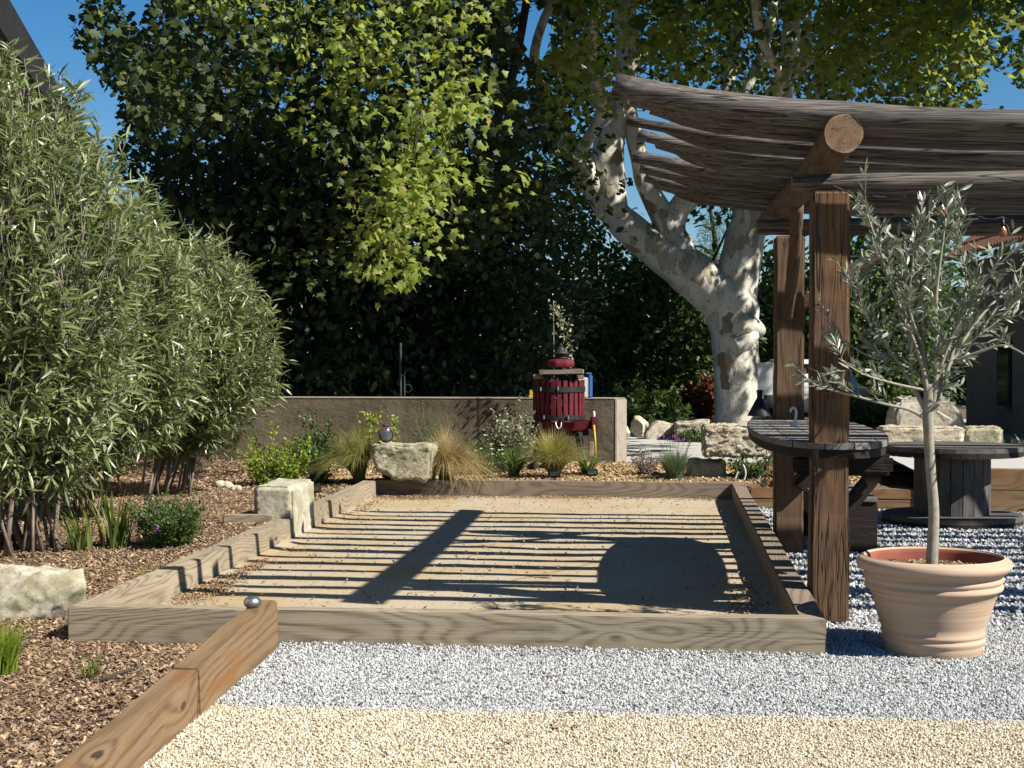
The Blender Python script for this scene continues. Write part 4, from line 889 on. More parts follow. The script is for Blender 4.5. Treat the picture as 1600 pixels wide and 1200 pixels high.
# ------------------------------------------------------------------ terracotta pot with olive tree
PC = Vector((2.107, 7.66, 0))
pot = lathe('terracotta_pot', [(0.20, 0.0), (0.235, 0.002), (0.243, 0.012), (0.243, 0.045), (0.246, 0.055), (0.254, 0.066), (0.254, 0.078), (0.247, 0.086), (0.249, 0.092), (0.256, 0.100), (0.256, 0.110), (0.249, 0.118), (0.262, 0.15), (0.277, 0.20), (0.295, 0.26), (0.308, 0.305), (0.318, 0.318), (0.332, 0.322), (0.338, 0.334), (0.335, 0.348), (0.329, 0.354), (0.333, 0.360), (0.341, 0.370), (0.339, 0.382), (0.332, 0.392), (0.335, 0.402), (0.355, 0.412), (0.373, 0.426), (0.379, 0.446), (0.374, 0.466), (0.358, 0.478), (0.340, 0.482), (0.328, 0.476), (0.322, 0.455), (0.316, 0.41), (0.30, 0.35), (0.001, 0.345)],
            MT['pot'], None, 72, loc=PC, wob=0.004, mats=[MT['pot'], MT['pot_in']], mi=None)
tag(pot, 'large ribbed terracotta pot standing on the grey gravel', 'plant pot')
mi_ = [1 if max(pot.data.vertices[v].co.z for v in pl_.vertices) < 0.477 and min((pot.data.vertices[v].co.xy.length for v in pl_.vertices)) < 0.325 and sum(pl_.normal[i] * pl_.center[i] for i in (0, 1)) < 0.0 else 0 for pl_ in pot.data.polygons]
pot.data.polygons.foreach_set('material_index', mi_); pot.data.polygons.foreach_set('use_smooth', [True] * len(pot.data.polygons))
lathe('rim_ring', [(0.336, 0.475), (0.338, 0.4835), (0.343, 0.4845), (0.346, 0.4805)], MT['pot'], pot, 72, loc=PC)
ot = thing('olive_tree', PC + Vector((0, 0, 0.4)), 'young olive tree with silver green leaves growing in the terracotta pot', 'olive tree')
sg = np.linspace(0, 0.312, 12)
lathe('soil', [(0.0005, 0.425), (0.1, 0.424), (0.2, 0.415), (0.29, 0.405), (0.313, 0.40)], MT['mulch'], ot, 40, loc=PC, wob=0.0)
an = rng.random(1500) * 6.283; rr = 0.305 * np.sqrt(rng.random(1500))
scatter('pot_mulch', np.column_stack([PC.x + rr * np.cos(an), PC.y + rr * np.sin(an), 0.425 - 0.02 * rr / 0.3 + 0.012 * rng.random(1500)]), 0.02 + 0.03 * rng.random(1500) ** 2, 'chip', mch, None, None, 0.6, ot)
def pp(px, py, dy=0.0): return P(px, py, 7.66 + dy)
tr = Acc()
def limb(acc, pts, rad, k=5, seg=10, nz=0.12, seed=0, ybase=None):
    p_, r_ = smooth_path(pts, rad, k); acc.add(tube_data(p_, r_, seg, nz, 6, True, seed)); return p_
limb(tr, [Vector((PC.x - 0.01, PC.y, 0.40)), pp(1459, 800), pp(1453, 720, 0.01), pp(1450, 650, 0.0), pp(1452, 600)], [0.031, 0.026, 0.025, 0.028, 0.024], seg=14, nz=0.08)
OB = [([(1452, 640), (1447, 590), (1441, 540), (1437, 470), (1446, 400), (1452, 330)], .019, 0.03), ([(1454, 640), (1462, 600), (1462, 540), (1462, 470), (1470, 400), (1478, 340)], .018, -0.05),
      ([(1452, 655), (1467, 622), (1468, 590), (1490, 560), (1520, 530), (1560, 500), (1600, 460)], .017, 0.12), ([(1450, 650), (1425, 600), (1400, 560), (1370, 520), (1345, 480), (1325, 430)], .014, 0.1),
      ([(1448, 655), (1420, 640), (1385, 632), (1340, 620), (1300, 610), (1268, 600)], .010, -0.12), ([(1452, 630), (1440, 570), (1415, 500), (1390, 440), (1370, 380), (1347, 310)], .013, -0.15),
      ([(1456, 620), (1480, 580), (1500, 500), (1510, 440), (1500, 380), (1490, 345)], .013, 0.2), ([(1490, 565), (1530, 550), (1570, 540), (1610, 560), (1640, 580)], .009, -0.2),
      ([(1460, 600), (1490, 520), (1530, 450), (1575, 400), (1610, 380)], .011, -0.15), ([(1447, 600), (1410, 560), (1370, 560), (1330, 540), (1290, 500)], .009, 0.25),
      ([(1470, 480), (1440, 420), (1410, 400), (1380, 360)], .008, 0.3), ([(1500, 540), (1545, 480), (1600, 440), (1650, 430)], .009, 0.3), ([(1441, 540), (1420, 480), (1425, 420), (1430, 360)], .008, -0.3), ([(1447, 610), (1400, 600), (1350, 585), (1310, 560)], .008, -0.3)]
ends = []; dirs_ = []
for i, (pl_, r0, dy) in enumerate(OB):
    n = len(pl_); pts = [pp(x, y, dy * (j / (n - 1))) for j, (x, y) in enumerate(pl_)]; rad = [r0 * (1 - 0.75 * j / (n - 1)) for j in range(n)]
    path = limb(tr, pts, rad, 4, 8, 0.1, i)
    for j in range(4, len(path) - 1):
        t = (path[j + 1] - path[j]).normalized()
        for _ in range((1 + (j % 2) if j > len(path) * 0.3 else 1) - (1 if i in (4, 13, 7, 9) else 0)):
            d = (t + Vector(rng.normal(size=3)) * 0.75 + Vector((0, 0, 0.35))).normalized(); ends.append((path[j], d, 0.07 + 0.15 * R.random()))
tr.make('trunk', MT['olive_bark'], ot)
A = np.array([e[0] for e in ends]); D = np.array([e[1] for e in ends]); Ls = np.array([e[2] for e in ends]); Bt = A + D * Ls[:, None]
twigs_mesh('twigs', A, Bt, 0.0026, 0.0012, MT['olive_bark'], ot, 0.06)
per = 11; t = np.tile(np.linspace(0.15, 1.0, per), (len(A), 1)); base = A[:, None] + D[:, None] * (Ls[:, None] * t)[..., None]
side = rvec(len(A) * per).reshape(len(A), per, 3); side -= (side * D[:, None]).sum(2, keepdims=True) * D[:, None]
dd = D[:, None] * 0.85 + side / np.linalg.norm(side, axis=2, keepdims=True) * 0.7
leaves('foliage', OLIVE, base.reshape(-1, 3), dd.reshape(-1, 3), rvec(len(A) * per) + np.array([0, 0, .4]), 0.048 + 0.036 * rng.random(len(A) * per), MT['l_olive'], ot)

# ------------------------------------------------------------------ houses
hl = thing('left_house', (-5, 16, 0), 'cream rendered building with dark roof edge behind the big shrub at the left edge', 'building')
HA = P(0, 5, 12.0); HB = P(152, 264, 0.0 + 22.2); HA.z = 4.22; HB.z = 4.22
hd = (HB - HA); hd.z = 0; hd.normalize(); hn = Vector((hd.y, -hd.x, 0))
h0 = HA - hd * 6; h1 = HB
def hpt(t, o, z): p_ = h0 + hd * t + hn * o; return Vector((p_.x, p_.y, z))
Lh = (h1 - h0).length
def hbox(name, t0, t1, o0, o1, z0, z1, mat, parent, bev=0.0):
    bm = bmesh.new(); vs = [bm.verts.new(hpt(t, o, z)) for z in (z0, z1) for t, o in ((t0, o0), (t1, o0), (t1, o1), (t0, o1))]
    for f in ((3, 2, 1, 0), (4, 5, 6, 7), (0, 1, 5, 4), (1, 2, 6, 5), (2, 3, 7, 6), (3, 0, 4, 7)): bm.faces.new([vs[i] for i in f])
    bmesh.ops.recalc_face_normals(bm, faces=bm.faces)
    c = hpt((t0 + t1) / 2, (o0 + o1) / 2, z0)
    for v in bm.verts: v.co -= c
    return frombm(name, bm, mat, parent, mw=Matrix.Translation(c))
wo_ = hbox('wall', 0, Lh - 0.5, -6, -0.55, -0.03, 4.05, MT['house_wall'], hl)
hbox('roof', -0.3, Lh, -6.6, -0.05, 4.22, 4.36, MT['fascia'], hl); hbox('fascia', -0.3, Lh + .02, -0.05, 0.0, 4.02, 4.37, MT['fascia'], hl); hbox('soffit', -0.3, Lh, -0.55, -0.052, 4.10, 4.16, MT['timber_back'], hl)
for t0, z0, z1 in ((9.2, 2.5, 3.7), (12.5, 2.5, 3.7), (9.6, 0.0, 2.0)):
    w_ = hbox('window', t0, t0 + 1.0, -0.6, -0.53, z0, z1, MT['fascia'], hl); hbox('pane', t0 + .08, t0 + .92, -0.535, -0.525, z0 + .08, z1 - .08, MT['pane'], w_)

hr = thing('right_house', (9.5, 26, 0), 'grey shaded house with a red clay tiled roof at the right edge', 'building')
E1 = P(1600, 374, 26.0); E2 = P(1474, 406, 31.9); E1.z = E2.z = 3.40
rd = (E2 - E1); rd.z = 0; rd.normalize(); rn = Vector((rd.y, -rd.x, 0))
if rn.x < 0: rn = -rn
R0 = E1 - rd * 9
def rpt(t, o, z): p_ = R0 + rd * t + rn * o; return Vector((p_.x, p_.y, z))
Lr = (E2 - R0).length
def rbox(name, t0, t1, o0, o1, z0, z1, mat, parent):
    bm = bmesh.new(); vs = [bm.verts.new(rpt(t, o, z)) for z in (z0, z1) for t, o in ((t0, o0), (t1, o0), (t1, o1), (t0, o1))]
    for f in ((3, 2, 1, 0), (4, 5, 6, 7), (0, 1, 5, 4), (1, 2, 6, 5), (2, 3, 7, 6), (3, 0, 4, 7)): bm.faces.new([vs[i] for i in f])
    bmesh.ops.recalc_face_normals(bm, faces=bm.faces); c = rpt((t0 + t1) / 2, (o0 + o1) / 2, z0)
    for v in bm.verts: v.co -= c
    return frombm(name, bm, mat, parent, mw=Matrix.Translation(c))
rbox('wall', 0, Lr - 0.35, 0.4, 6.4, -0.03, 3.33, MT['house_grey'], hr)
tw = Lr - 0.35 - 3.4
w_ = rbox('window', tw, tw + 0.9, 0.36, 0.42, 0.5, 1.75, MT['fascia'], hr); rbox('pane', tw + .08, tw + .82, 0.352, 0.362, 0.58, 1.67, MT['pane'], w_); rbox('sill', tw - .08, tw + .98, 0.28, 0.40, 0.43, 0.50, MT['house_grey'], w_)
# roof slope and rows of clay tiles
slope = math.tan(math.radians(40)); 
def rz(o): return 3.36 + o * slope
bm = bmesh.new(); vs = [bm.verts.new(rpt(t, o, rz(o) + dz)) for dz in (0, 0.05) for t, o in ((0, 0.05), (Lr - .05, 0.05), (Lr - .05, 3.6), (0, 3.6))]
for f in ((3, 2, 1, 0), (4, 5, 6, 7), (0, 1, 5, 4), (1, 2, 6, 5), (2, 3, 7, 6), (3, 0, 4, 7)): bm.faces.new([vs[i] for i in f])
bmesh.ops.recalc_face_normals(bm, faces=bm.faces); frombm('roof', bm, MT['tile'], hr, mw=Matrix.Identity(4)); roof_o = bpy.data.objects['roof.001'] if 'roof.001' in bpy.data.objects else bpy.data.objects['roof']
V = []; Fc = []
nt_, nr_ = int(Lr / 0.2), 11
for i in range(nt_):
    for j in range(nr_):
        o0 = 0.0 + j * 0.33; o1 = o0 + 0.40; jt = 0.012 * (R.random() - .5); b0 = len(V)
        for o_, lift, rad in ((o0, 0.045, 0.098), (o1, 0.03, 0.08)):
            for k in range(6):
                t = i * 0.2 + 0.1 + jt - rad * math.cos(math.pi * k / 5); V.append(rpt(t, o_, rz(o_) + lift + rad * 0.75 * math.sin(math.pi * k / 5)))
        for k in range(5): Fc.append((b0 + k, b0 + k + 1, b0 + 7 + k, b0 + 6 + k))
        Fc.append(tuple(b0 + k for k in range(6)))
o = mesh('roof_tile', [tuple(v) for v in V], Fc, MT['tile'], hr); o['kind'] = 'stuff'
# far cream gate pillar, board and white car seen between the trunk and the posts
gp = thing('gate_pillar', P(1113, 620, 40), 'pale gate pillar far behind, left of the plane trunk', 'pillar')
g0 = P(1109, 640, 40); g0.z = 0
box('shaft', (g0.x - .02, 40, -0.02), (g0.x + .22, 40.3, 1.15), MT['house_wall'], gp); box('cap', (g0.x - .06, 39.95, 1.152), (g0.x + .26, 40.35, 1.24), MT['house_wall'], gp)
s0 = P(1184, 620, 31)
sb = thing('notice_board', (s0.x + .15, 31, 0), 'blank pale notice board on a post just right of the plane trunk', 'notice board')
box('panel', (s0.x, 31, 0.63), (s0.x + 0.30, 31.04, 1.29), MT['white'], sb); box('post', (s0.x + .13, 31.045, -0.03), (s0.x + .19, 31.10, 1.2), MT['iron'], sb)
cr_ = thing('parked_car', P(1250, 640, 33), 'white car parked far behind the rear post, mostly hidden', 'car')
cx = P(1262, 640, 33).x; CP = [(-2.0, 0.28), (-2.02, 0.62), (-1.9, 0.80), (-1.0, 0.90), (-0.45, 1.30), (0.9, 1.34), (1.6, 0.95), (1.95, 0.9), (2.02, 0.6), (2.0, 0.28)]
# nose towards the viewer: profile runs along depth
bm = bmesh.new(); W2 = 0.83
f = [bm.verts.new((cx - W2 * (0.86 if z > 1 else 1), 33 + x, z)) for x, z in CP]; g = [bm.verts.new((cx + W2 * (0.86 if z > 1 else 1), 33 + x, z)) for x, z in CP]
bm.faces.new(f); bm.faces.new(g[::-1])
for i in range(len(CP)): bm.faces.new((f[i], g[i], g[(i + 1) % len(CP)], f[(i + 1) % len(CP)]))
bmesh.ops.recalc_face_normals(bm, faces=bm.faces); bmesh.ops.bevel(bm, geom=list(bm.edges), offset=0.05, segments=3, affect='EDGES')
frombm('body', bm, MT['white'], cr_, True, Matrix.Identity(4))
prism('windscreen', [(cx - 0.62, 0.94), (cx + 0.62, 0.94), (cx + 0.56, 1.25), (cx - 0.56, 1.25)], 32.2, 32.5, MT['pane'], cr_)
for sx in (-1, 1):
    for dy in (-1.3, 1.3):
        wh = lathe('wheel', [(0.001, 0), (0.30, 0.0), (0.31, 0.03), (0.31, 0.17), (0.30, 0.2), (0.001, 0.2)], MT['black'], cr_, 20, mw=Matrix.Translation((cx + sx * 0.74 - 0.1, 33 + dy, 0.31)) @ Matrix.Rotation(math.pi / 2, 4, 'Y'))
    box('headlight', (cx + sx * 0.6 - .14, 30.96, .60), (cx + sx * 0.6 + .14, 31.0, .72), MT['zinc'], cr_)

# ------------------------------------------------------------------ wine press
WC = P(873, 700, 17.75); WC.z = 0.13
wp = thing('wine_press', WC, 'old red wine press with slatted basket and iron hoops on a red tray', 'wine press')
def wz(py): return P(870, py, 17.75).z
rb = 0.285; ns = 26; ax0 = WC.x
for k in range(ns):
    t = 2 * math.pi * (k + 0.5) / ns; jt = 0.03 * (R.random() - .5); ht = wz(594) + 0.012 * (R.random() - .5)
    bx_c = Vector((ax0 + rb * math.cos(t), 17.75 + rb * math.sin(t), 0))
    timber('stave', (bx_c.x, bx_c.y, wz(656)), (bx_c.x + jt * 0.6 * -math.sin(t), bx_c.y, ht), 0.024, 0.052, MT['red'], wp, bev=0.004, wob=0.002, cuts=3, seed=k)
    o = WM[bpy.data.objects[-1]] if False else None
for o in [x for x in wp.children if x.name.startswith('stave')]:
    pass
bpy.context.view_layer.update()
for k, o in enumerate([x for x in wp.children if x.name.startswith('stave')]):
    # turn each stave's broad side outwards
    mw = WM[o]; t = 2 * math.pi * (k + 0.5) / ns; z = (mw.to_3x3() @ Vector((1, 0, 0))).normalized(); rad = Vector((math.cos(t), math.sin(t), 0)); y = z.cross(rad).normalized(); rad = y.cross(z)
    m3 = Matrix((z, rad, y)).transposed().to_4x4(); m3.translation = mw.translation; WM[o] = m3; o.matrix_basis = WM[wp].inverted() @ m3
def hoop(y0, y1, lab=None):
    za, zb = wz(y1), wz(y0); o = lathe('hoop', [(rb + .013, za), (rb + .022, za), (rb + .022, zb), (rb + .013, zb)], MT['iron'], wp, 48, loc=(ax0, 17.75, 0)); shade_auto(o); return o
hoop(604, 612); hoop(648, 655)
for px_, py_ in ((845, 608), (872, 607), (850, 652), (888, 652)):
    q = P(px_, py_, 17.44); box('hoop_bolt', (q.x - .008, q.y - .01, q.z - .022), (q.x + .008, q.y + .012, q.z + .022), MT['zinc'], wp, 0.003)
# tray
zt0, zt1 = wz(671), wz(657)
bm = bmesh.new(); rot8 = lambda r_, z, n=8: [bm.verts.new((ax0 + r_ * math.cos(math.pi / 8 + 2 * math.pi * k / n) / math.cos(math.pi / 8), 17.75 + r_ * math.sin(math.pi / 8 + 2 * math.pi * k / n) / math.cos(math.pi / 8), z)) for k in range(n)]
lo = rot8(0.345, zt0); hi = rot8(0.415, zt1); hi2 = rot8(0.39, zt1); li = rot8(0.33, zt0 + .03)
for k in range(8):
    k2 = (k + 1) % 8
    bm.faces.new((lo[k], lo[k2], hi[k2], hi[k])); bm.faces.new((hi[k], hi[k2], hi2[k2], hi2[k])); bm.faces.new((hi2[k], hi2[k2], li[k2], li[k]))
bm.faces.new(lo[::-1]); bm.faces.new(li)
bmesh.ops.bevel(bm, geom=list(bm.edges), offset=0.006, segments=2, affect='EDGES'); frombm('tray', bm, MT['red'], wp, mw=Matrix.Identity(4))
hk = Acc(); sp, sr = smooth_path([P(868, 659, 17.30), P(869, 665, 17.28), P(872, 670, 17.27), P(876, 667, 17.28), P(877, 660, 17.30)], [.008] * 5, 4); hk.add(tube_data(sp, sr, 8)); hk.make('spout_hook', MT['zinc'], wp)
for sx in (-1, 1):
    for dy in (-0.2, 0.22):
        timber('leg', (ax0 + sx * 0.22, 17.75 + dy, zt0 - 0.001), (ax0 + sx * 0.30, 17.75 + dy * 1.3, 0.12), 0.07, 0.05, MT['iron'], wp, cuts=2)
timber('cross_bar', (ax0 - 0.34, 17.62, zt0 - 0.035), (ax0 + 0.34, 17.62, zt0 - 0.035), 0.08, 0.06, MT['iron'], wp, cuts=2)
timber('grey_support', P(925, 690, 17.6), P(924, 712, 17.6), 0.06, 0.05, MT['press_wood'], wp, cuts=2)
# wood on top, screw, head
zb0 = wz(592)
for i, (dx0, dx1, dy, z0, hgt) in enumerate([(-0.30, -0.20, -0.1, zb0, 0.05), (0.20, 0.285, -0.1, zb0, 0.045), (-0.28, -0.18, 0.16, zb0, 0.05)]):
    timber('wood_block', (ax0 + dx0, 17.75 + dy, z0 + hgt / 2), (ax0 + dx1, 17.75 + dy, z0 + hgt / 2), 0.1, hgt, MT['press_wood'], wp, seed=i, cuts=2)
timber('top_board', (ax0 - 0.225, 17.56, zb0 + 0.078), (ax0 + 0.275, 17.50, zb0 + 0.088), 0.14, 0.052, MT['press_wood'], wp, seed=7)
timber('top_board', (ax0 - 0.225, 17.72, zb0 + 0.078), (ax0 + 0.275, 17.68, zb0 + 0.088), 0.14, 0.052, MT['press_wood'], wp, seed=8)
timber('top_board', (ax0 - 0.215, 17.88, zb0 + 0.078), (ax0 + 0.27, 17.86, zb0 + 0.088), 0.14, 0.052, MT['press_wood'], wp, seed=9)
sx_ = P(876, 560, 17.75).x
lathe('screw', [(0.028, 0.4), (0.028, wz(538))], MT['iron'], wp, 14, loc=(sx_, 17.75, 0))
za, zb = wz(574), wz(561); bm = bmesh.new(); vs = []
for z, r_ in ((za, .155), (za + .045, .165), (zb - .02, .155), (zb, .12)):
    vs.append([bm.verts.new((sx_ + r_ * (1.05) * math.cos(math.pi / 8 + math.pi * k / 4), 17.75 + r_ * math.sin(math.pi / 8 + math.pi * k / 4), z)) for k in range(8)])
for j in range(3):
    for k in range(8): bm.faces.new((vs[j][k], vs[j][(k + 1) % 8], vs[j + 1][(k + 1) % 8], vs[j + 1][k]))
bm.faces.new(vs[0][::-1]); bm.faces.new(vs[-1]); bmesh.ops.bevel(bm, geom=list(bm.edges), offset=0.008, segments=2, affect='EDGES'); frombm('screw_head', bm, MT['red'], wp, mw=Matrix.Identity(4))
lathe('iron_cap', [(0.085, 0), (0.095, 0.01), (0.06, 0.03), (0.07, 0.05), (0.105, 0.055), (0.108, 0.068), (0.06, 0.085), (0.05, 0.12), (0.03, 0.14), (0.02, 0.15), (0.018, 0.165), (0.001, 0.17)], MT['iron'], wp, 24, loc=(sx_, 17.75, zb + 0.002))
ab_ = P(930, 660, 17.6)
box('side_bracket', (ab_.x - .05, 17.5, zt0 + .0), (ab_.x + .03, 17.75, zt1 + 0.05), MT['red'], wp, 0.01)
lathe('white_bolt', [(0.014, 0), (0.017, 0.02), (0.014, 0.055), (0.006, 0.065)], MT['white'], wp, 12, loc=P(928, 651, 17.6))
hd_ = thing('tool_shaft', P(930, 700, 17.45), 'yellow tool handle leaning upright against the red press tray', 'tool handle')
Acc().add(tube_data([P(931, 718, 17.42), P(930, 690, 17.44), P(928, 664, 17.47)], [0.012, 0.012, 0.012], 10)).make('shaft', MT['yellow'], hd_)
# canister on the wall
cz = 0.937
jc = thing('canister', P(915, 600, 18.95), 'white and blue plastic canister standing on the wall behind the press', 'canister')
q0 = P(903, 600, 18.95); box('body', (q0.x, 18.9, cz), (q0.x + 0.13, 19.08, cz + 0.25), MT['white'], jc, 0.012); box('side', (q0.x + 0.131, 18.9, cz), (q0.x + 0.178, 19.08, cz + 0.285), MT['blue'], jc, 0.012)
box('handle', (q0.x + 0.10, 18.95, cz + 0.287), (q0.x + 0.17, 19.03, cz + 0.31), MT['blue'], jc, 0.006)
yb = thing('yellow_box', P(832, 612, 19.0), 'small yellow box on the wall half hidden behind the press', 'box')
q0 = P(826, 612, 19.0); box('lid', (q0.x, 18.95, cz), (q0.x + .14, 19.1, cz + 0.035), MT['yellow'], yb, 0.004); box('case', (q0.x + .01, 18.96, cz + 0.036), (q0.x + .11, 19.09, cz + 0.09), MT['yellow'], yb, 0.004)
mp = thing('metal_pole', P(628, 600, 20.2), 'thin grey metal pole with a ring behind the wall', 'pole')
q = P(626, 600, 20.2); Acc().add(tube_data([(q.x, q.y, -0.02), (q.x, q.y, 1.62)], [.016, .016], 10)).make('shaft', MT['iron'], mp)
q2 = P(632, 600, 20.2); Acc().add(tube_data([(q2.x, q.y, -0.02), (q2.x, q.y, 1.25)], [.01, .01], 10)).make('second_tube', MT['iron'], mp)
rgp = [P(637, 607, 20.2) + Vector((0.05 * math.cos(t), 0, 0.05 * math.sin(t))) for t in np.linspace(0, 6.283, 20)]
Acc().add(tube_data(rgp, [.008] * 20, 6)).make('ring', MT['iron'], mp)
# old lamp on the slab
q = P(603, 686, 15.72); sz = bpy.data.objects['stone_slab']; 
lz = max(v.co.z for v in sz.data.vertices) + WM[sz].translation.z - 0.012
lc = Vector((q.x, 15.75, lz + 0.083)); lm = thing('old_lamp', (q.x, 15.8, lz), 'rusty old round headlamp sitting on the lichen covered slab', 'lamp')
lrot = Matrix.Translation(lc) @ Matrix.Rotation(0.35, 4, 'Z') @ Matrix.Rotation(math.pi / 2, 4, 'X')
lathe('housing', [(0.001, -0.14), (0.03, -0.135), (0.055, -0.10), (0.07, -0.04), (0.078, -0.005), (0.08, 0.0)], MT['rust'], lm, 32, mw=lrot)
lathe('rim', [(0.068, 0.018), (0.078, 0.016), (0.083, 0.004), (0.08, -0.004)], MT['rust'], lm, 32, mw=lrot); lathe('glass', [(0.067, 0.008), (0.05, 0.018), (0.025, 0.024), (0.0008, 0.026)], MT['lens'], lm, 32, mw=lrot)
lathe('top_vent', [(0.016, 0), (0.02, 0.012), (0.034, 0.016), (0.036, 0.028), (0.014, 0.036), (0.001, 0.037)], MT['rust'], lm, 20, loc=lc + Vector((-0.01, 0.04, 0.072)))
box('foot', (lc.x - .03, lc.y + .02, lz - 0.005), (lc.x + .03, lc.y + .09, lz + 0.02), MT['rust'], lm, 0.004)
# small ground lights
for i, (px_, py_, Y_, lab) in enumerate([(866, 742, 16.25, 'small grey ground light in front of the middle grass tuft'), (925, 732, 16.6, 'small grey ground light beside the strap leaved plant'), (491, 758, 14.6, 'small grey ground light behind the white stone block')]):
    q = P(px_, py_, Y_); z0_ = float(bedz(np.array([q.x]), np.array([q.y]))[0]) + .01
    gl = thing('ground_light', (q.x, q.y, z0_), lab, 'ground light', 'ground lights in the bed')
    box('housing', (q.x - .065, q.y - .03, z0_ + 0.02), (q.x + .065, q.y + .03, z0_ + .095), MT['iron'], gl, 0.01); box('lens', (q.x - .05, q.y - .034, z0_ + .04), (q.x + .05, q.y - .031, z0_ + .08), MT['lens'], gl, 0.001); box('spike', (q.x - .01, q.y - .01, z0_ - .05), (q.x + .01, q.y + .01, z0_ + .02), MT['black'], gl, 0.002)
# teal sheet, white cloth and red prop at the foot of the left house
def lump(name, c, size, mat, label, cat, seed):
    o = rock(name, c, size, mat, None, 0.5, 0.25, seed, (0, 0, 0.2), 4, 0.02); return tag(o, label, cat)
q = P(10, 800, 13.2); lump('tarpaulin', (q.x - .1, q.y + .3, 0.14), (1.0, 0.7, 0.32), MT['teal'], 'crumpled teal tarpaulin on the ground behind the shrub stems', 'tarpaulin', 41)
q = P(10, 745, 13.8); lump('white_sheet', (q.x - .1, q.y + .4, 0.44), (0.7, 0.5, 0.22), MT['white'], 'crumpled white sheet lying on the teal tarpaulin', 'sheet', 42)
rp = thing('red_prop', P(18, 700, 13.0), 'thin red post standing behind the shrub at the left edge', 'post')
q = P(16, 700, 13.0); Acc().add(tube_data([(q.x, q.y, 0.05), (q.x + .02, q.y, 1.1)], [.03, .028], 8)).make('shaft', MT['red'], rp); box('foot', (q.x - .06, q.y - .06, 0.06), (q.x + .06, q.y + .06, 0.10), MT['red'], rp)

# ------------------------------------------------------------------ garden plants
def bed_at(px, py, Y):
    q = P(px, py, Y); q.z = float(bedz(np.array([q.x]), np.array([q.y]))[0]) + .008; return q
def tussock(px, Y, label, mat, n, length, spread, lean=(0, 0, 0), width=0.0035, base=0.05, droop=1.0, dz=0.0):
    q = bed_at(px, 740, Y); q.z += dz
    t = thing('feather_grass', q, label, 'grass tuft', 'feather grass tufts behind the court')
    blades('blades', n, base, length, spread, width, MT[mat], t, q, 8, lean, droop)
    blades('seed_heads', n // 5, base, length * 1.12, spread * 1.15, width * 1.3, MT['l_golden'], t, q, 8, lean, droop * 1.1, lenvar=0.2)
    return t
tussock(562, 15.9, 'olive green feather grass tuft sweeping left of the lichen slab', 'l_greengrass', 2600, 0.74, 0.55, (-0.25, -0.12, 0), droop=1.2)
tussock(697, 15.95, 'golden feather grass tuft drooping over the back beam right of the slab', 'l_golden', 2400, 0.66, 0.60, (0.22, -0.22, 0), droop=1.25, base=0.07)
tussock(866, 16.5, 'feather grass tuft fanning out in front of the wine press', 'l_grass', 2400, 0.60, 0.80, (0, -0.1, 0), droop=0.75)
def shrub(name, label, cat, q, rx, rz, n_st, n_lf, T, mat, size, group=None, up=0.4, stem=None, fl=None, out=0.8, ry=None, flat=0.0, z0=0.15):
    """stems fan out of the base, leaves sit on their ends"""
    t = thing(name, q, label, cat, group); ry = ry or rx; rz = rz * (1.0 if name in ('background_bush', 'polygala_bush', 'weed') else 1.4)
    qv = np.array(q); d = rvec(n_st); d[:, 2] = np.abs(d[:, 2]); tips = qv + np.stack([d[:, 0] * rx, d[:, 1] * ry, (z0 + (1 - z0) * rng.random(n_st) ** 0.6 * (1 - 0.35 * (d[:, 0] ** 2 + d[:, 1] ** 2))) * rz], 1) * (0.55 + 0.45 * rng.random((n_st, 1))) * np.array([1, 1, 1])
    A0 = qv + rng.normal(size=(n_st, 3)) * np.array([rx * .12, ry * .12, 0]); A0[:, 2] = q[2]
    twigs_mesh('stems', A0, tips, 0.004 + 0.003 * rx, 0.0018, MT[stem or 'stem'], t, 0.08)
    per = max(1, n_lf // n_st); dirn = unit(tips - A0 + np.array([0, 0, rz * .2]))
    p_, dd, nn = sprigs(tips, dirn, per, 0.1, out, -up * 0.3, seglen=min(0.55 * rz, 0.3))
    p_ += rng.normal(size=p_.shape) * size * 0.5; p_[:, 2] = np.maximum(p_[:, 2], q[2] + 0.01)
    leaves('foliage', T, p_, dd, nn, size * (0.6 + 0.7 * rng.random(len(p_))), MT[mat], t)
    if fl:
        m, n, sz, frac = fl; idx = rng.integers(0, n_st, n); fp = tips[idx] + rng.normal(size=(n, 3)) * size * 0.5 + np.array([0, -0.02, 0.01]); fp[:, 2] += rz * frac
        for k in range(n):
            o = leaves('flower', OVAL, np.repeat(fp[k:k + 1], 6, 0), np.column_stack([np.cos(np.arange(6) * 1.047), np.sin(np.arange(6) * 1.047) * .6, np.full(6, .5)]), np.tile([0, -1, .6], (6, 1)), sz, MT[m], t, kind=None)
    return t
shrub('lime_shrub', 'bright lime green shrub with round leaves behind the white stone block', 'shrub', bed_at(430, 750, 15.6), 0.44, 0.50, 80, 3000, OVAL, 'l_lime', 0.040)
sv = Acc(); 
shrub('rose_bush', 'darker green bush with a pale shoot right of the lime green shrub', 'bush', bed_at(492, 748, 15.9), 0.26, 0.66, 60, 2600, OVAL, 'l_green', 0.038)
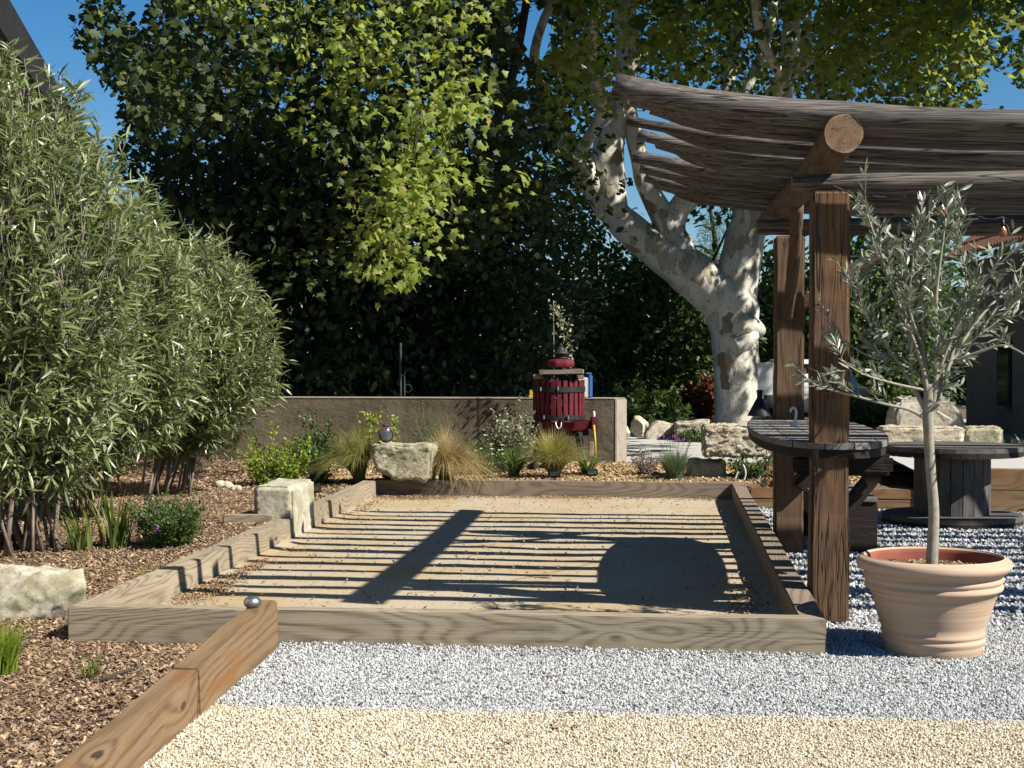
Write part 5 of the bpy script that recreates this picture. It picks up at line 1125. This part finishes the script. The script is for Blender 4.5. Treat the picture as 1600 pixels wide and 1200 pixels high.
def vine(label, px, py0, py1, Y, w, n, mat='l_lime', fl=None):
    q0 = bed_at(px, 740, Y); top = P(px, py0, Y); t = thing('climbing_vine', q0, label, 'climber', None)
    pts = [q0] + [Vector((q0.x + 0.02 * math.sin(k * 2.1), q0.y, q0.z + (top.z - q0.z) * k / 6)) for k in range(1, 7)]
    a_, r_ = smooth_path(pts, [0.006] * 7, 3); Acc().add(tube_data(a_, r_, 6)).make('stem', MT['stem'], t)
    zlo = P(px, py1, Y).z; zz = zlo + (top.z - zlo) * rng.random(n); pos = np.column_stack([q0.x + rng.normal(size=n) * w, Y + rng.normal(size=n) * w * .6, zz]); d = rvec(n) * .8 + np.array([0, -.5, -.2])
    leaves('foliage', OVAL, pos, d, rvec(n) * .4 + np.array([0, -.6, .6]), 0.035 + 0.02 * rng.random(n), MT[mat], t); return t
vine('lime green climber standing upright left of the old lamp', 579, 643, 700, 17.6, 0.055, 170)
vine('short lime green climber just right of the old lamp', 617, 648, 700, 17.6, 0.035, 70)
shrub('wispy_shrub', 'loose grey green shrub against the wall above the golden grass', 'shrub', bed_at(668, 740, 17.5), 0.24, 0.66, 50, 1500, LANCE_LOW, 'l_green', 0.05)
shrub('white_flowered_bush', 'low green bush with cream flowers beside the golden grass tuft', 'bush', bed_at(752, 735, 16.9), 0.28, 0.36, 55, 2200, OVAL, 'l_green', 0.034, fl=('cream', 16, 0.022, 0.05))
shrub('variegated_shrub', 'tall silvery variegated shrub left of the wine press', 'shrub', bed_at(800, 740, 17.2), 0.34, 0.72, 80, 3000, OVAL, 'l_varieg', 0.036)
def strap(label, px, Y, n, length, spread, width, mat='l_strap', name='strap_plant', cat='plant', group=None, base=0.05, droop=0.8, lean=(0, 0, 0), q=None):
    q = q or bed_at(px, 740, Y); t = thing(name, q, label, cat, group); blades('leaves', n, base, length, spread, width, MT[mat], t, q, 8, lean, droop); return t
strap('dark strap leaved plant below the variegated shrub', 803, 16.4, 56, 0.48, 0.7, 0.028, 'l_green')
strap('strap leaved plant at the foot of the yellow handle', 918, 16.9, 30, 0.38, 0.7, 0.036, 'l_green')
shrub('purple_shrub', 'sparse purple brown shrub left of the lavender', 'shrub', bed_at(1008, 738, 16.9), 0.26, 0.30, 45, 900, OVAL, 'l_purple', 0.022)
lv = thing('lavender', bed_at(1055, 742, 16.3), 'rounded grey green lavender bush behind the back beam', 'lavender')
blades('foliage', 900, 0.08, 0.36, 0.62, 0.006, MT['l_lavender'], lv, bed_at(1055, 742, 16.3), 5, (0, 0, 0), 0.25, lenvar=0.5)
q = bed_at(1055, 742, 16.3); nf = 26; an = rng.random(nf) * 6.28; A_ = np.tile(np.array(q), (nf, 1)); B_ = A_ + np.stack([np.cos(an) * .17, np.sin(an) * .17, np.full(nf, .40)], 1) * (0.9 + .25 * rng.random((nf, 1)))
twigs_mesh('flower_stalks', A_, B_, 0.0022, 0.0016, MT['l_lavender'], lv, 0.03); 
for k in range(nf): lathe('flower', [(0.003, 0), (0.007, 0.012), (0.006, 0.03), (0.001, 0.045)], MT['lilac'], lv, 6, loc=B_[k]) if k < 14 else None
# corner bed right of the court
def cbed(px, Y): q = P(px, 745, Y); q.z = 0.175; return q
ag = thing('agave', cbed(1193, 15.0), 'small purplish agave with a tall thin stalk in the corner bed', 'agave')
blades('leaves', 12, 0.02, 0.16, 1.2, 0.028, MT['l_agave'], ag, cbed(1193, 15.0), 6, (0, 0, 0), 0.3)
sp, sr = smooth_path([cbed(1193, 15.0), P(1192, 735, 15.0), P(1196, 712, 15.0), P(1202, 690, 15.0)], [.006, .005, .004, .003], 4); Acc().add(tube_data(sp, sr, 6)).make('stalk', MT['l_agave'], ag)
shrub('red_leaved_plant', 'small plant with red brown leaves beside the rear post', 'plant', cbed(1206, 15.0), 0.09, 0.34, 12, 60, OVAL, 'l_red', 0.06)
wt = thing('white_tubes', cbed(1160, 15.2), 'two short bent white tubes sticking up from the corner bed', 'tube')
for pl_ in ([(1149, 748), (1151, 742), (1153, 737)], [(1162, 750), (1165, 742), (1164, 733), (1161, 726)]):
    a_, r_ = smooth_path([P(x, y, 15.25) for x, y in pl_], [.008] * len(pl_), 4); Acc().add(tube_data(a_, r_, 8)).make('tube', MT['white'], wt)
q = P(1172, 735, 16.3); q.z = 0.15
shrub('dark_ground_plant', 'dark low plant filling the shade under the long stone block', 'plant', q, 0.32, 0.26, 50, 1100, OVAL, 'l_green', 0.04)
q = P(1588, 695, 17.3); q.z = 0.37
shrub('weed', 'thin weed with pale tips at the end of the kerb blocks', 'weed', q, 0.20, 0.34, 16, 90, LANCE_LOW, 'l_varieg', 0.05)
q = P(1085, 680, 25.9); q.z = 0
shrub('weed', 'green weeds growing in front of the squared boulder', 'weed', q, 0.36, 0.24, 50, 900, OVAL, 'l_green', 0.05)
# thin staked climber above the press
q0 = P(868, 560, 18.3); st = thing('staked_climber', (q0.x, 18.5, 0.14), 'thin staked climber with small white flowers rising behind the press', 'climber')
Acc().add(tube_data([(q0.x, 18.5, 0.14), (q0.x - .02, 18.5, 2.12)], [.006, .005], 6)).make('stake', MT['stem'], st)
n = 190; zz = 1.25 + 0.82 * rng.random(n); pos = np.column_stack([q0.x + .06 + .10 * np.sin(zz * 5) + rng.normal(size=n) * .045, 18.5 + rng.normal(size=n) * .05, zz])
leaves('foliage', OVAL, pos, rvec(n) + np.array([0, -.3, -.3]), rvec(n) + np.array([0, -.6, .6]), 0.035 + .02 * rng.random(n), MT['l_varieg'], st)

# left bed plants
q = bed_at(178, 865, 10.75); strap('clump of yellow green strap leaves left of the purple flowered bush', 178, 10.75, 44, 0.46, 0.38, 0.026, 'l_strap', 'iris_clump', 'iris clump', base=0.10, droop=0.5)
strap('second darker strap leaved clump leaning left towards the shrub stems', 128, 10.6, 36, 0.44, 0.62, 0.018, 'l_strap', 'iris_clump', 'iris clump', base=0.08, droop=0.9, lean=(-.2, 0, 0))
shrub('polygala_bush', 'dense dark green bush with a purple flower beside the left beam', 'bush', bed_at(262, 866, 10.8), 0.31, 0.44, 200, 7000, OVAL, 'l_green', 0.026, fl=('lilac', 2, 0.022, -0.08), z0=0.25)
q = bed_at(268, 830, 10.45); 
fo = thing('purple_flower', P(249, 825, 10.45), 'single purple flower on the front of the dark green bush', 'flower')
leaves('petals', OVAL, np.tile(np.array(P(249, 825, 10.42)), (9, 1)), rvec(9) + np.array([0, -.6, 0]), rvec(9), 0.028, MT['lilac'], fo, kind=None)
strap('small weed with fresh green blades by the beam below the dark bush', 238, 9.6, 16, 0.13, 0.8, 0.012, 'l_lime', 'weed', 'weed', base=.08)
strap('tiny green seedling in the mulch near the front left corner beam', 203, 9.25, 10, 0.07, 0.9, 0.012, 'l_lime', 'weed', 'weed', base=.03)
strap('fresh green sprouting blades in the mulch left of the tan timber', 140, 6.9, 22, 0.15, 0.8, 0.011, 'l_strap', 'weed', 'weed', base=.04)
tl = thing('green_tuft', bed_at(-8, 1040, 7.1), 'bright green feathery tuft at the left edge below the boulder', 'tuft')
blades('foliage', 700, 0.10, 0.26, 0.5, 0.006, MT['l_lime'], tl, bed_at(-8, 1040, 7.1), 5, (0, 0, 0), 0.3, lenvar=.5)
q = bed_at(168, 1078, 6.7); stk = Acc(); stk.add(tube_data([bed_at(155, 1090, 6.75) + Vector((0, 0, .01)), bed_at(185, 1083, 6.82) + Vector((0, 0, .016)), bed_at(213, 1076, 6.9) + Vector((0, 0, .012))], [.008, .010, .006], 7, .2)); tag(stk.make('stick', MT['bark_dark']), 'dark broken stick lying on the mulch near the tan timber', 'stick')

# ------------------------------------------------------------------ oleanders
def oleander(label, base, c, rad, n_tip, per, n_main, lsz, seed, pxkeep=None, clump=0.3):
    t = thing('oleander', base, label, 'oleander shrub', 'oleander shrubs on the left'); c = np.array(c); rad = np.array(rad); base = np.array(base)
    d = rvec(n_tip * 3); rr = (0.35 + 0.65 * rng.random((len(d), 1)) ** 0.55); bumpy = 1 + 0.22 * np.array([noise.noise(Vector(v) * 2.2 + Vector((seed, 0, 0))) for v in d])[:, None]
    tips = c + d * rad * rr * bumpy; tips = tips[tips[:, 2] > base[2] + 0.28]
    if pxkeep: x, y = proj(tips); tips = tips[pxkeep(x, y)]
    tips = tips[:n_tip]
    mains = Acc(); nodes_ = []; tang = []
    for k in range(n_main):
        an = 2 * math.pi * k / n_main + R.random(); b = Vector(base) + Vector((math.cos(an), math.sin(an), 0)) * (clump * (0.3 + 0.7 * R.random()))
        e = Vector(c) + Vector([x_ * y_ for x_, y_ in zip(Vector([R.gauss(0, 1), R.gauss(0, 1), abs(R.gauss(0, .8)) + .1]).normalized(), rad)]) * 0.72
        m1 = b.lerp(e, .35) + Vector((R.gauss(0, .06), R.gauss(0, .06), .22)); m2 = b.lerp(e, .7) + Vector((R.gauss(0, .06), R.gauss(0, .06), .12)); r0 = 0.010 + 0.012 * R.random()
        p_, r_ = smooth_path([b, m1, m2, e], [r0, r0 * .8, r0 * .55, r0 * .25], 4); mains.add(tube_data(p_, r_, 7, .15, 6, True, k))
        for j in range(3, len(p_)): nodes_.append(tuple(p_[j]))
    mains.make('stems', MT['stem'], t)
    nd = np.array(nodes_); 
    # each tip hangs on a node that lies below and inside
    idx = np.array([np.argmin(np.linalg.norm(nd - (tp_ - (tp_ - base) * 0.22 - np.array([0, 0, .1])), axis=1) + rng.random(len(nd)) * .25) for tp_ in tips])
    Bn = nd[idx]; dirn = unit(tips - Bn + (tips - base) * .25 + rng.normal(size=tips.shape) * .12)
    twigs_mesh('twigs', Bn, tips, 0.005, 0.002, MT['twig'] if seed < 4 else MT['stem'], t, 0.09)
    p_, dd, nn = sprigs(tips, dirn, per, .1, .85, -.12, seglen=0.36); dd += rng.normal(size=dd.shape) * .28
    leaves('foliage', LANCE, p_, dd, nn, lsz * (0.6 + 0.6 * rng.random(len(p_))), MT['l_oleander'], t); return t
c1 = P(-5, 465, 10.5); b1 = bed_at(5, 868, 10.55)
oleander('huge oleander with long narrow leaves filling the left edge, many stems', b1, c1, (1.05, 1.0, 1.66), 2100, 17, 46, 0.135, 3.0, clump=0.45)
c2 = P(300, 540, 14.6); b2 = bed_at(262, 772, 14.6)
oleander('second oleander farther back in front of the wall, right of the huge one', b2, c2, (0.90, 0.85, 1.10), 1500, 17, 22, 0.125, 8.0, clump=0.35)
c3 = P(190, 515, 12.4); b3 = bed_at(110, 830, 12.5)
oleander('middle oleander between the huge one and the farther one', b3, c3, (0.70, 0.8, 1.18), 1300, 17, 16, 0.13, 5.0)

# ------------------------------------------------------------------ plane trees
def in_poly(x, y, poly):
    ins = np.zeros(len(x), bool); j = len(poly) - 1
    for i in range(len(poly)):
        xi, yi = poly[i]; xj, yj = poly[j]; ins ^= ((yi > y) != (yj > y)) & (x < (xj - xi) * (y - yi) / (yj - yi + 1e-9) + xi); j = i
    return ins
SKY = [[(-100, -50), (128, -50), (133, 12), (118, 35), (116, 62), (142, 88), (165, 118), (168, 135), (196, 148), (190, 182), (200, 205), (172, 212), (186, 240), (170, 262), (205, 300), (226, 330), (100, 360), (-100, 330)],
       [(180, -40), (236, -40), (238, 20), (226, 44), (200, 44), (196, 20), (178, 10)], [(806, -5), (868, 18), (872, 58), (850, 100), (822, 95), (800, 60)], [(790, 105), (830, 112), (822, 140), (796, 135)],
       [(1556, 40), (1600, 48), (1590, 74), (1560, 70)], [(1540, 100), (1564, 96), (1580, 125), (1660, 142), (1660, 190), (1545, 190), (1524, 160)], [(1078, 345), (1108, 330), (1122, 360), (1110, 392), (1068, 396), (1066, 375)], [(1536, 10), (1560, 20), (1540, 45), (1520, 30)],
       [(895, 175), (905, 180), (903, 215), (890, 205)], [(640, 345), (655, 350), (652, 392), (640, 390)], [(515, -20), (545, -20), (540, 10)], [(870, 110), (884, 120), (880, 150), (866, 140)]]
def not_sky(x, y, j=7):
    x = x + rng.normal(size=len(x)) * j; y = y + rng.normal(size=len(y)) * j; k = np.ones(len(x), bool)
    for p_ in SKY: k &= ~in_poly(x, y, p_)
    return k
def clusters(poly, n, Y0, Y1):
    """cluster centres whose picture falls in an outline, spread over a depth range"""
    poly = np.array(poly, float); q = poly_pts(poly, n); Y = Y0 + (Y1 - Y0) * rng.random(n)
    u = (q[:, 0] - 800) / F; v = (600 - q[:, 1]) / F; k = Y / (math.cos(PITCH) + v * math.sin(PITCH))
    return np.stack([u * k, Y, CAMH + (-math.sin(PITCH) + v * math.cos(PITCH)) * k], 1)
def crown(name, cs, per, rad, size, T, mat, parent, hang=0.35, guard=True):
    n = len(cs) * per; off = rng.normal(size=(len(cs), per, 3)) * rad * np.array([1, 1, .75]); pos = (cs[:, None] + off).reshape(-1, 3)
    d = off.reshape(-1, 3) / rad + rvec(n) * 1.0 + np.array([0, 0, -hang * 2]); nn = rvec(n) * .8 + np.array([0.2, -.3, .8])
    if guard: x, y = proj(pos); k = not_sky(x, y); pos, d, nn = pos[k], d[k], nn[k]
    return leaves(name, T, pos, d, nn, size * (0.6 + 0.6 * rng.random(len(pos))), MT[mat], parent)
def limbs(t, spec, mat, k=5, seg=14, nz=0.14, name='trunk', Y=32.0):
    acc = Acc()
    for i, (pl_, rr) in enumerate(spec):
        n = len(pl_); pts = [P(p_[0], p_[1], Y + (p_[2] if len(p_) > 2 else 0)) for p_ in pl_]; rad = [r_ * Y / F for r_ in rr]
        p_, r_ = smooth_path(pts, rad, k); acc.add(tube_data(p_, r_, seg, nz, 5, True, i + 1))
    return acc.make(name, MT[mat], t)
p1 = thing('plane_tree', P(1157, 670, 32), 'big plane tree with pale mottled trunk and forked limbs behind the boulders', 'plane tree', 'plane trees')
limbs(p1, [([(1160, 690), (1157, 650), (1153, 600), (1150, 550), (1146, 505), (1140, 470), (1120, 445)], [46, 40, 37, 36, 37, 42, 36]),
           ([(1128, 470), (1095, 440), (1062, 412), (1030, 392), (995, 368), (960, 335), (930, 295), (905, 262, -.5), (880, 215, -1)], [36, 36, 34, 30, 27, 24, 20, 15, 11]),
           ([(1140, 490), (1150, 450), (1158, 405), (1168, 360), (1178, 320), (1190, 270, .5), (1205, 210, 1), (1225, 130, 1), (1236, 60, 1), (1240, -40, 1)], [36, 38, 31, 27, 25, 22, 20, 17, 15, 13]),
           ([(1068, 425), (1062, 395), (1050, 360), (1046, 335)], [30, 26, 22, 20]), ([(1050, 360), (1058, 330), (1078, 308), (1098, 295, 1), (1110, 250, 1.5), (1128, 180, 2), (1150, 60, 2), (1160, -40, 2)], [20, 19, 18, 16, 13, 11, 9, 8]),
           ([(1050, 365), (1030, 325), (1008, 285), (998, 240), (985, 190), (975, 120), (972, 60), (968, -40)], [20, 19, 16, 14, 13, 12, 11, 10]), ([(960, 335), (952, 280), (950, 235), (958, 190), (968, 150), (990, 90), (985, 20), (990, -40)], [23, 24, 24, 20, 16, 11, 9, 8]),
           ([(945, 290), (920, 262), (905, 235)], [20, 18, 11]), ([(958, 200), (930, 140), (905, 90), (885, 50), (870, -20)], [15, 11, 9, 8, 7]), ([(905, 262), (875, 225), (855, 195), (835, 165), (820, 140)], [12, 10, 9, 7, 5]),
           ([(1178, 320), (1205, 290), (1235, 240, 1), (1270, 180, 1.5), (1290, 100, 2), (1300, -20, 2)], [20, 15, 13, 11, 9, 7]), ([(1205, 150, -1), (1240, 110, -2), (1290, 70, -3), (1340, 20, -4), (1380, -30, -4)], [11, 10, 8, 7, 6]),
           ([(1120, 215, 1), (1160, 150, 0), (1195, 70, 0), (1215, -30, 0)], [9, 8, 8, 7]), ([(1190, 262, .5), (1240, 200, 0), (1310, 170, -1), (1400, 190, -2)], [12, 9, 7, 5]), ([(1225, 130, 1), (1255, 90, 0), (1262, 20, 0), (1266, -30, 0)], [10, 8, 7, 6]),
           ([(880, 215, -1), (850, 150, -2), (835, 90, -3), (850, 30, -4), (880, -30, -5)], [10, 8, 7, 6, 5]), ([(905, 240, -1), (940, 170, -3), (925, 90, -4), (930, 20, -5), (945, -40, -5)], [9, 8, 7, 6, 5]), ([(855, 195, 0), (800, 170, -2), (740, 120, -4), (700, 60, -5)], [7, 6, 5, 3]), ([(1225, 130, -2), (1190, 60, -4), (1180, 0, -5), (1176, -40, -5)], [8, 7, 6, 5]), ([(1290, 170, -2), (1330, 110, -4), (1390, 60, -5), (1460, 30, -5)], [7, 6, 5, 3]), ([(1150, 505, -.42), (1178, 512, -.25), (1192, 520, -.15)], [24, 16, 7]), ([(1150, 540, -.4), (1172, 528, -.42), (1184, 524, -.4)], [18, 13, 6])], 'bark')
left_poly = [(800, -80), (940, -80), (945, 110), (935, 150), (925, 330), (915, 345), (900, 330), (860, 250), (810, 200), (790, 120)]
top_poly = [(1010, -90), (1700, -90), (1700, 185), (1500, 200), (1320, 190), (1200, 160), (1000, 120)]
cs = np.concatenate([clusters(left_poly, 14, 29, 31.5), clusters(left_poly, 90, 32.6, 36), clusters(top_poly, 55, 28, 31.6), clusters(top_poly, 270, 32.4, 38), clusters([(1100, 240), (1230, 240), (1230, 340), (1120, 330)], 14, 32, 35)])
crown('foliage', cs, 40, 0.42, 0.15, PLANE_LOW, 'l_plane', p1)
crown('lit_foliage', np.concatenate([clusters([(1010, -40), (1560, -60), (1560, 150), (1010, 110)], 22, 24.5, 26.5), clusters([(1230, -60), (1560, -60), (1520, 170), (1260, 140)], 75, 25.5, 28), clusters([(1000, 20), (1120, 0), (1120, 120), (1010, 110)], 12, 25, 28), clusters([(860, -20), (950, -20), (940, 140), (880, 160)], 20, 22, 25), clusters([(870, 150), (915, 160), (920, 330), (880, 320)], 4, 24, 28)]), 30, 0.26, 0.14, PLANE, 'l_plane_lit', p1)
cs = np.concatenate([np.column_stack([rng.uniform(-3.5, 9.5, 420), rng.uniform(17.8, 27, 420), rng.uniform(8.4, 10.8, 420)]), np.column_stack([rng.uniform(1, 13, 150), rng.uniform(26, 37, 150), rng.uniform(9.5, 13.5, 150)])])
crown('shading_canopy', cs, 34, 0.8, 0.34, PLANE_LOW, 'l_plane', p1, guard=False)  # unseen leaf mass above the view, added to shade the trees behind
p2 = thing('plane_tree', P(690, 640, 26), 'shaded plane tree whose leafy boughs hang over the wall, sunlit at the front', 'plane tree', 'plane trees')
limbs(p2, [([(690, 690), (688, 600), (684, 520), (690, 430), (700, 330), (690, 200), (680, 80), (660, -60)], [17, 15, 14, 13, 12, 11, 10, 9]), ([(690, 400), (640, 300), (560, 200), (450, 110), (330, 40), (250, -60)], [10, 9, 8, 7, 6, 5]),
           ([(700, 320), (760, 220), (800, 120), (830, -40)], [9, 8, 7, 6]), ([(560, 200), (480, 180), (400, 190), (300, 150), (210, 90)], [7, 6, 5, 4, 3]), ([(450, 110, -2), (380, 60, -5), (300, 80, -6), (240, 110, -6), (200, 130, -6)], [5, 4, 4, 3, 2]), ([(680, 60), (650, 0, -4), (640, 60, -8), (655, 160, -9), (640, 280, -9)], [8, 5, 3, 2.5, 1.5])], 'bark_dark', Y=26.0)
cs = np.concatenate([clusters([(130, -80), (820, -80), (800, 120), (850, 300), (760, 420), (520, 430), (330, 400), (240, 350), (180, 290), (170, 140), (120, 90)], 470, 20, 27), clusters([(130, -80), (480, -80), (440, 200), (200, 180), (120, 100)], 50, 17, 20)])
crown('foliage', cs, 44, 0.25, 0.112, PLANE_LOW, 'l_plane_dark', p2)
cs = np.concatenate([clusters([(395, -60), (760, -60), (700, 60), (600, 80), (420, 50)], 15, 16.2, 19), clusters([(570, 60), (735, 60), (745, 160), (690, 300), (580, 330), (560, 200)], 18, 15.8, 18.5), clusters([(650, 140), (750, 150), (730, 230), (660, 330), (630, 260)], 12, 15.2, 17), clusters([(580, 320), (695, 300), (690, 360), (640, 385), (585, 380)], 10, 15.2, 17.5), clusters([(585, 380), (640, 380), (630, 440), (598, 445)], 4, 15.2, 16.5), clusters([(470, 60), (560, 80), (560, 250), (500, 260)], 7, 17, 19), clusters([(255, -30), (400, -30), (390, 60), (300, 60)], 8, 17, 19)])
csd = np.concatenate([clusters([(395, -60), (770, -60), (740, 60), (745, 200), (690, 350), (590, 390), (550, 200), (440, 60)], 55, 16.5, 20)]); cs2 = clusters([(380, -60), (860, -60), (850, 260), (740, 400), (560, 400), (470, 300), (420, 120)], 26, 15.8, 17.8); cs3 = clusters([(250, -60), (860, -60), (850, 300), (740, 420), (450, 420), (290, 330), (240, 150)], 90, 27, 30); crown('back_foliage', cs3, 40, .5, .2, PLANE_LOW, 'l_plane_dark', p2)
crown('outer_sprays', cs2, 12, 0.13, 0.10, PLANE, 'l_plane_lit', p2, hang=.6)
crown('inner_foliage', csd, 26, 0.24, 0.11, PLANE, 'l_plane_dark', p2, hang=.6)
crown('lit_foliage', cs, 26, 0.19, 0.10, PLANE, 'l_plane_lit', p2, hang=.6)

# ------------------------------------------------------------------ trees and hedges behind the wall
def tree(name, label, cat, px, Y, trunk_r, poly, ncl, per, rad, size, T, mat, depth, group, lean=0, y0=690):
    t = thing(name, (P(px, 640, Y).x, Y, 0), label, cat, group); top = min(p_[1] for p_ in poly)
    m = (sum(p_[0] for p_ in poly) / len(poly)); limbs(t, [([(px, 700), (px + lean, 600), (px + lean * 2, 480), ((px + m) / 2 + lean, 380), (m, top + 60)], [trunk_r * 1.2, trunk_r, trunk_r * .85, trunk_r * .6, trunk_r * .25]),
        ([(px + lean * 2, 500), (px + 50, 430), (px + 90, 350)], [trunk_r * .6, trunk_r * .4, trunk_r * .2]), ([(px + lean * 2, 520), (px - 40, 440), (px - 80, 350)], [trunk_r * .6, trunk_r * .4, trunk_r * .2])], 'bark_dark', 3, 8, .15, Y=Y)
    cs = clusters(poly, int(ncl * .85), Y - depth, Y + depth); crown('foliage', cs, per, rad, size, T, mat, t); return t
G_ = 'dark trees behind the wall'
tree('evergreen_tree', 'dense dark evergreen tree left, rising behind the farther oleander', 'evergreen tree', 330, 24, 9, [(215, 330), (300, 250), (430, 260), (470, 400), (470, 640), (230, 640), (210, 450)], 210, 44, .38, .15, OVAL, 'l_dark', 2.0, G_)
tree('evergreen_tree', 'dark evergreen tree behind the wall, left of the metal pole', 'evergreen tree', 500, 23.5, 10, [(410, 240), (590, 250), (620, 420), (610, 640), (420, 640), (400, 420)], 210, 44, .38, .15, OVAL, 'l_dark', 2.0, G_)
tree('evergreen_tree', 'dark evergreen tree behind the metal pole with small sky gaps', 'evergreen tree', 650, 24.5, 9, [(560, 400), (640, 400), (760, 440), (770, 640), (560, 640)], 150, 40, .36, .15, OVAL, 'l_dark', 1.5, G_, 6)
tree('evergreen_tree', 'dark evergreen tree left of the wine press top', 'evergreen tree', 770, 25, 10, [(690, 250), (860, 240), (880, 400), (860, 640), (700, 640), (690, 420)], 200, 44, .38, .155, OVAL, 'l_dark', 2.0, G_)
tree('evergreen_tree', 'dark green tree behind the wine press and the wall end', 'evergreen tree', 930, 35.5, 7, [(820, 330), (900, 330), (985, 400), (1010, 480), (990, 600), (960, 650), (830, 640)], 210, 44, .42, .17, OVAL, 'l_mid', 2.0, G_)
tree('leafy_tree', 'sunlit green tree between the wall end and the plane trunk, dark thin trunks below', 'tree', 1050, 35, 7, [(960, 470), (1020, 410), (1080, 440), (1125, 520), (1120, 600), (960, 610)], 190, 40, .40, .19, OVAL, 'l_mid', 1.5, 'trees beyond the road', -8)
tree('leafy_tree', 'leafy tree seen behind the two pergola posts', 'tree', 1215, 37, 6, [(1180, 395), (1260, 380), (1290, 500), (1290, 640), (1190, 640)], 110, 36, .40, .20, OVAL, 'l_mid', 1.5, 'trees beyond the road')
tree('leafy_tree', 'bright leafy tree behind the olive crown', 'tree', 1380, 36, 7, [(1290, 380), (1480, 330), (1480, 420), (1470, 560), (1430, 640), (1290, 640)], 170, 38, .42, .20, OVAL, 'l_mid', 1.5, 'trees beyond the road')
for i, (px_, Y_, rx_, rz_, m_, lab) in enumerate([(985, 30, .7, 1.15, 'l_mid', 'bright green bush behind the round boulder'), (1035, 30.5, .6, .8, 'l_mid', 'low green bush behind the slanting boulder'), (1095, 33, .5, 1.1, 'l_red', 'red brown leaved bush beside the pale gate pillar'),
                                                 (1225, 34.5, .6, 1.0, 'l_mid', 'green bush just behind the rear post'), (1350, 29, 1.0, .9, 'l_mid', 'low green hedge bush left of the standing stone'), (1440, 33, .7, 1.2, 'l_mid', 'green bush at the corner of the right house')]):
    q = P(px_, 660, Y_); q.z = 0
    shrub('background_bush', lab, 'bush', q, rx_, rz_, 70, 1700, OVAL, m_, .11, 'bushes beyond the road', z0=.1, stem='bark_dark')
# far woodland that closes the horizon
wd = None
cs = np.column_stack([rng.uniform(-34, 34, 900), rng.uniform(42, 52, 900), np.abs(rng.normal(size=900)) * 2.6])
keep = (cs[:, 2] < 4.2 - 1.0 * rng.random(900)); x_, y_ = proj(cs); keep &= ~((x_ > 1050) & (x_ < 1130) & (y_ > 320) & (y_ < 400)); cs = cs[keep]
o = crown('far_woodland', cs, 40, .9, .42, LANCE_LOW if False else OVAL, 'l_dark', None, guard=False); tag(o, 'dark woodland beyond the trees closing the view', 'woodland', kind='stuff')
pn = thing('pine_tree', P(1092, 640, 46), 'far thin pine tree seen through the plane tree fork against blue sky', 'pine tree')
limbs(pn, [([(1115, 660), (1112, 520), (1118, 400), (1112, 340), (1105, 300)], [6, 5, 4, 3, 1]), ([(1116, 400), (1095, 385), (1072, 388)], [3, 2, 1]), ([(1115, 360), (1098, 352), (1085, 355)], [2.5, 1.5, 1])], 'bark_dark', Y=46.0)
crown('foliage', np.concatenate([clusters([(1108, 335), (1130, 335), (1135, 400), (1085, 400), (1085, 385), (1110, 370)], 26, 45.6, 46.6), clusters([(1040, 395), (1140, 395), (1140, 480), (1060, 470)], 60, 45, 47)]), 60, .22, .13, LANCE_LOW, 'l_mid', pn, guard=False)
# base colours brought down to real-world values for the chosen exposure
KEEP = {'old_post_wood', 'rough_post_wood', 'weathered_log_wood', 'log_end_grain', 'brown_log_wood'}
def calibrate(m, k):
    nt = m.node_tree
    for nd in list(nt.nodes):
        s = {'BSDF_PRINCIPLED': 'Base Color', 'BSDF_TRANSLUCENT': 'Color'}.get(nd.type)
        if s and nd.inputs[s].is_linked:
            src = nd.inputs[s].links[0].from_socket; nt.links.new(mix(nt, 1.0, src, (k, k, k), 'MULTIPLY'), nd.inputs[s])
for m in bpy.data.materials:
    if m.use_nodes: calibrate(m, 0.85 if m.name in KEEP else 0.84 if m.name == 'plane_bark' else 0.70)
